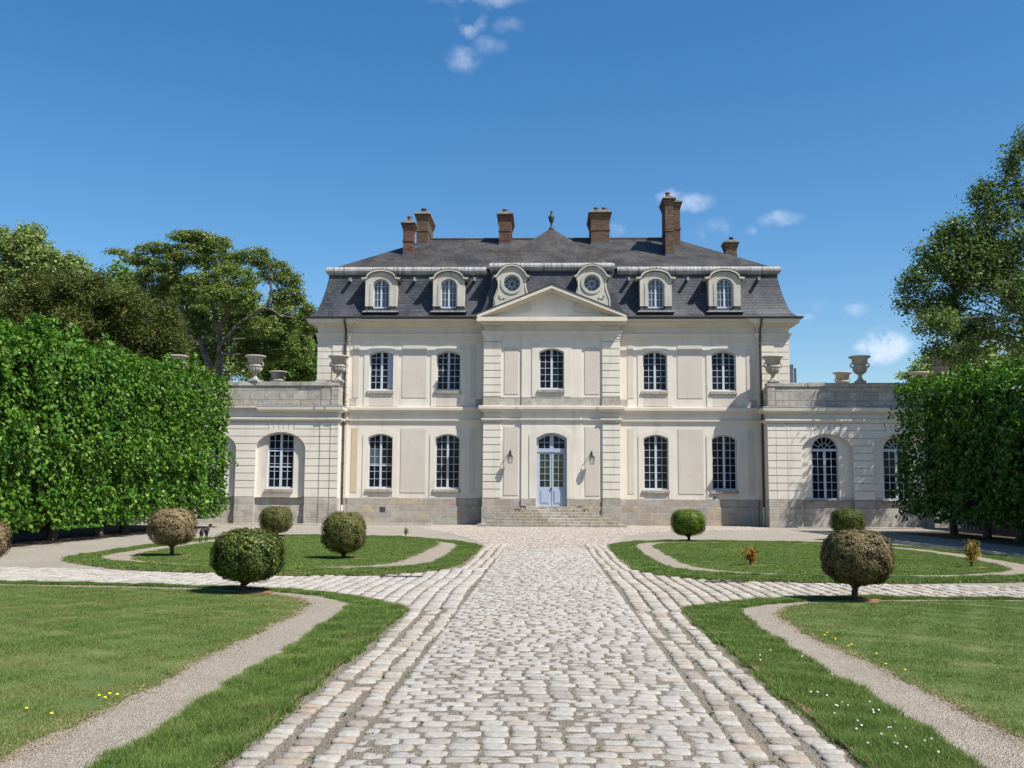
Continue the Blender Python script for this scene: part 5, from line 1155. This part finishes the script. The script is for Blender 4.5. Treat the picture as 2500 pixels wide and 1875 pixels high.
# ------------------------------------------------------------------ trees
def tree(name, x, y, label, lobes, trunk, leafmat, bark, n, leaf, seed, limbs=True, cat='tree', group=None, shape='kite', droop=0.0, lean=(0, 0), sub=5, flat=1.0, skel=None, hollow=.35, spread=2.2, tw=3):
    """lobes: (dx,dy,z,rx,ry,rz); trunk: (height, radius)"""
    rg = np.random.default_rng(seed); rn = random.Random(seed); e = tag(empty(name, (x, y, 0)), label, cat, group)
    th, tr = trunk; t = MB(); top = Vector((lean[0], lean[1], th)); tp = [Vector((0, 0, -.1)), Vector((lean[0]*.2, lean[1]*.2, th*.35)), Vector((lean[0]*.6, lean[1]*.6, th*.7)), top]
    t.tube([tuple(q) for q in tp], [tr*1.25, tr, tr*.9, tr*.8], 10); t.build('trunk', bark, e)
    P, Nn = [], []; lb = MB(); W_ = np.array([l[3]*l[4]*l[5] for l in lobes])**.75; W_ = W_/W_.sum()
    sk = [(tp[2].lerp(top, k/6), tr*.8) for k in range(3, 7)] if not skel else []
    def grow(pts, r0, r1, keep=True):
        m_ = len(pts)-1; rr_ = [r0+(r1-r0)*k/m_ for k in range(m_+1)]; lb.tube([tuple(q) for q in pts], rr_, 6)
        if keep:
            for k in range(m_):
                for t_ in (.25, .5, .75, 1): sk.append((pts[k].lerp(pts[k+1], t_), rr_[k]+(rr_[k+1]-rr_[k])*t_))
    for pl_, r0, r1 in (skel or []): grow([Vector(q) for q in pl_], r0, r1)
    cache = [0, None]
    def near(c, rmin=0):
        if cache[1] is None or len(sk) > cache[0]+25: cache[0] = len(sk); cache[1] = np.array([(q[0].x, q[0].y, q[0].z, q[1]) for q in sk])
        A = cache[1]; d = np.sqrt(((A[:, :3]-np.array(c))**2).sum(1))+np.maximum(0, A[:, 2]-c[2])*1.2+(A[:, 3] < rmin)*1e3; k = int(d.argmin()); return Vector(A[k, :3]), float(A[k, 3])
    order = sorted(range(len(lobes)), key=lambda i: (Vector(lobes[i][:3])-top).length)
    for i in order:
        dx, dy, lz, rx, ry, rz = lobes[i]; w_ = W_[i]; c = Vector((dx, dy, lz))
        if limbs:
            q, r0 = near(c, .05); d = c-q
            if d.length > .6*min(rx, rz):
                j = Vector((rn.uniform(-1, 1), rn.uniform(-1, 1), rn.uniform(-.3, .8)))*d.length*.13
                grow([q, q.lerp(c, .3)+j*.8, q.lerp(c, .65)+j, c+Vector((0, 0, rz*.2))], r0*.62, max(.035, r0*.25))
        m_ = int(n*w_); ns_ = max(8, int(sub*6*w_*len(lobes))); cen = []
        for k in range(ns_):
            d = Vector((rn.gauss(0, 1), rn.gauss(0, 1), rn.gauss(0, 1))).normalized()*rn.uniform(hollow, 1)**.6; p = c+Vector((d.x*rx, d.y*ry, d.z*rz)); cen.append(p)
            if limbs and k % tw == 0:
                q, r0 = near(p); mm = q.lerp(p, .5)+Vector((rn.uniform(-.25, .25), rn.uniform(-.25, .25), rn.uniform(-.1, .35))); grow([q, mm, p], min(.045, r0*.5), .012, k % (tw*2) == 0)
        cen = np.array([tuple(p) for p in cen]); wt = rg.random(len(cen))**1.3+.08; wt /= wt.sum(); idx = rg.choice(len(cen), m_, p=wt); sp = np.array([rx, ry, rz*flat])*(spread/ns_**.5)
        off = rg.normal(0, .52, (m_, 3))
        p = cen[idx]+off*sp
        P.append(p); Nn.append(off*.5+np.array((0, 0, .7)))
    if limbs: lb.build('branches', bark, e)
    leaf_mesh('foliage', np.concatenate(P), np.concatenate(Nn), leaf, leafmat, e, .55, seed, shape)
    return e
def TX(px, y): return (px-1333)/2500*y
def TZ(px, py, y): return CZ+(1206+(px-1333)*.0054-py)/2500*y
def L(px, py, y, x0, rpx, rpz, rd=None, yo=0): return (TX(px, y)-x0, yo, TZ(px, py, y), rpx/2500*y, (rd if rd else rpx)/2500*y, rpz/2500*y)
# spreading magnolia behind the left wing
y = 64; x0 = TX(521, y)
def Lm(px, py, rx, rz, yo=0): return L(px, py, y, x0, rx, rz, rd=rx*.55, yo=yo)
def sk_(pts, dz=0): 
    return [(TX(q[0]/2.765, y)-x0, dz*i/len(pts), TZ(q[0]/2.765, 500+q[1]/2.765, y)) for i, q in enumerate(pts)]
SK = [(sk_([(1445, 1000), (1440, 960), (1455, 925), (1490, 900), (1530, 850), (1570, 800), (1640, 760), (1700, 720), (1760, 690), (1830, 710), (1900, 760)], -1), .17, .05),
      (sk_([(1455, 925), (1420, 810), (1390, 720), (1370, 620), (1340, 560), (1290, 520), (1240, 480), (1200, 440)], 1), .18, .05),
      (sk_([(1430, 820), (1490, 730), (1500, 660), (1450, 600), (1435, 520), (1450, 430), (1430, 350)], -1), .14, .04), (sk_([(1500, 660), (1570, 620), (1620, 580), (1600, 500), (1640, 400)]), .14, .05),
      (sk_([(1340, 560), (1330, 440), (1310, 340), (1280, 240)]), .12, .04), (sk_([(1290, 520), (1150, 440), (950, 370), (800, 300), (650, 262)], 1), .11, .03), (sk_([(1760, 690), (1800, 560), (1780, 450), (1800, 380)], -1), .12, .04),
      (sk_([(1390, 1090), (1330, 1000), (1280, 900), (1230, 800), (1150, 640), (1140, 540)], 2), .20, .06), (sk_([(1280, 900), (1180, 840), (1060, 760), (960, 640)], 1), .12, .04)]
tree('magnolia_tree', x0, y, 'broad spreading bronze green tree with twisting bare limbs behind the left wing',
     [Lm(440, 605, 65, 30), Lm(510, 620, 60, 38), Lm(380, 630, 55, 25), Lm(310, 618, 45, 16), Lm(250, 598, 28, 8), Lm(350, 590, 50, 14), Lm(430, 560, 50, 16), Lm(600, 615, 45, 25), Lm(690, 675, 35, 22), Lm(360, 660, 60, 30), Lm(500, 580, 45, 22), Lm(400, 690, 70, 42, 1), Lm(560, 680, 70, 40, -1), Lm(650, 650, 45, 32), Lm(690, 715, 50, 28), Lm(735, 745, 25, 12), Lm(640, 775, 65, 38, 1), Lm(560, 770, 60, 35, 2), Lm(430, 780, 70, 42, 1), Lm(340, 720, 60, 45, 2), Lm(460, 565, 45, 16), Lm(600, 840, 70, 42, 2), Lm(690, 830, 45, 42, 2), Lm(600, 735, 50, 30, -2), Lm(540, 730, 45, 30, -2), Lm(640, 800, 50, 30, -1), Lm(740, 780, 30, 30, 0), Lm(720, 850, 40, 40, 0), Lm(480, 700, 60, 40, -1), Lm(470, 850, 50, 40, 2), Lm(300, 680, 45, 30)],
     (10.15, .24), 'magnolia_leaf', 'magnolia_bark', 78000, .16, 61, sub=30, flat=.9, lean=(SK[0][0][0][0], 0), skel=SK, spread=3.3, tw=2)
y = 58; x0 = TX(60, y)
tree('plane_tree', x0, y, 'pale green airy tree at the far left edge behind the hedge', [L(20, 590, y, x0, 60, 60), L(70, 640, y, x0, 75, 60), L(140, 650, y, x0, 45, 50), L(10, 680, y, x0, 70, 60), L(30, 560, y, x0, 30, 35), L(175, 680, y, x0, 35, 35), L(-60, 620, y, x0, 80, 90)], (9, .35), 'plane_leaf', 'pale_bark', 30000, .19, 62, sub=22, spread=2.6)
y = 54; x0 = TX(150, y)
tree('yew_tree', x0, y, 'dark brownish evergreen mass behind the left hedge', [L(40, 760, y, x0, 90, 70), L(150, 730, y, x0, 90, 75), L(250, 740, y, x0, 80, 70), L(330, 790, y, x0, 70, 80), L(230, 830, y, x0, 100, 70), L(390, 850, y, x0, 60, 60), L(80, 700, y, x0, 60, 50), L(220, 690, y, x0, 40, 40), L(280, 880, y, x0, 100, 60), L(400, 790, y, x0, 40, 60)], (6, .4), 'yew_leaf', 'bark', 110000, .15, 63, sub=8, shape='strip', limbs=False, hollow=.1)
y = 80; x0 = TX(740, y)
tree('oak_tree', x0, y, 'dark green tree seen beside the left corner of the chateau', [L(745, 800, y, x0, 40, 45), L(730, 870, y, x0, 60, 60), L(700, 900, y, x0, 60, 50), L(770, 860, y, x0, 40, 60), L(660, 880, y, x0, 50, 50)], (6, .35), 'oak_leaf', 'bark', 30000, .24, 64, sub=12)
y = 90; x0 = TX(560, y)
tree('oak_tree', x0, y, 'mid green leafy tree low behind the spreading tree', [L(450, 880, y, x0, 80, 70), L(560, 870, y, x0, 80, 65), L(640, 890, y, x0, 60, 50), L(520, 800, y, x0, 60, 50), L(600, 810, y, x0, 60, 45), L(400, 820, y, x0, 60, 60), L(340, 860, y, x0, 70, 60), L(600, 760, y, x0, 60, 40), L(680, 770, y, x0, 60, 45), L(540, 740, y, x0, 55, 40), L(720, 800, y, x0, 45, 45), L(690, 880, y, x0, 60, 60), L(480, 760, y, x0, 60, 50)], (6, .35), 'plane_leaf', 'bark', 52000, .27, 65, sub=8, limbs=False, hollow=.1)
y = 75; x0 = TX(90, y)
tree('oak_tree', x0, y, 'dark leafy tree filling in behind the yew on the far left', [L(0, 800, y, x0, 90, 90), L(130, 790, y, x0, 90, 80), L(280, 690, y, x0, 50, 50), L(250, 800, y, x0, 80, 80), L(60, 690, y, x0, 60, 50)], (6, .35), 'oak_leaf', 'bark', 32000, .28, 66, sub=7, limbs=False, hollow=.1)
# tall airy tree on the right
y = 48.6; x0 = TX(2640, y)
def Lr(px, py, rx, rz, yo=0): return L(px, py, y, x0, rx, rz, yo=yo)
tree('poplar_tree', x0, y, 'tall dark airy tree rising above the right hedge at the photo edge',
     [Lr(2240, 690, 50, 38), Lr(2215, 745, 30, 26), Lr(2300, 640, 60, 45), Lr(2320, 740, 75, 50, 1), Lr(2270, 800, 60, 38, -1), Lr(2400, 680, 75, 60), Lr(2400, 800, 85, 50, 1), Lr(2330, 860, 75, 30), Lr(2470, 600, 65, 60), Lr(2440, 520, 50, 50), Lr(2395, 480, 28, 30), Lr(2500, 480, 45, 60), Lr(2480, 400, 35, 50), Lr(2520, 340, 35, 45), Lr(2540, 700, 90, 80, 1), Lr(2540, 840, 90, 60), Lr(2600, 500, 80, 90), Lr(2620, 350, 80, 90), Lr(2700, 600, 110, 120), Lr(2680, 800, 110, 80), Lr(2800, 700, 100, 120), Lr(2790, 450, 100, 110), Lr(2440, 740, 50, 50, -2), Lr(2255, 610, 22, 14), Lr(2310, 585, 45, 38), Lr(2350, 555, 40, 36), Lr(2395, 590, 55, 50), Lr(2430, 460, 38, 34), Lr(2340, 680, 50, 40), Lr(2360, 630, 50, 45), Lr(2430, 640, 55, 50)],
     (7.5, .5), 'poplar_leaf', 'bark', 98000, .155, 67, sub=30, hollow=.1, spread=3.7, tw=3)
y = 70; x0 = TX(2290, y)
tree('small_tree', x0, y, 'low green treetop showing between the urns and the right hedge', [L(2270, 885, y, x0, 45, 22), L(2330, 890, y, x0, 50, 25), L(2250, 915, y, x0, 50, 20), L(2390, 890, y, x0, 60, 40), L(2460, 880, y, x0, 60, 50)], (5, .3), 'plane_leaf', 'bark', 9000, .24, 68, sub=7)
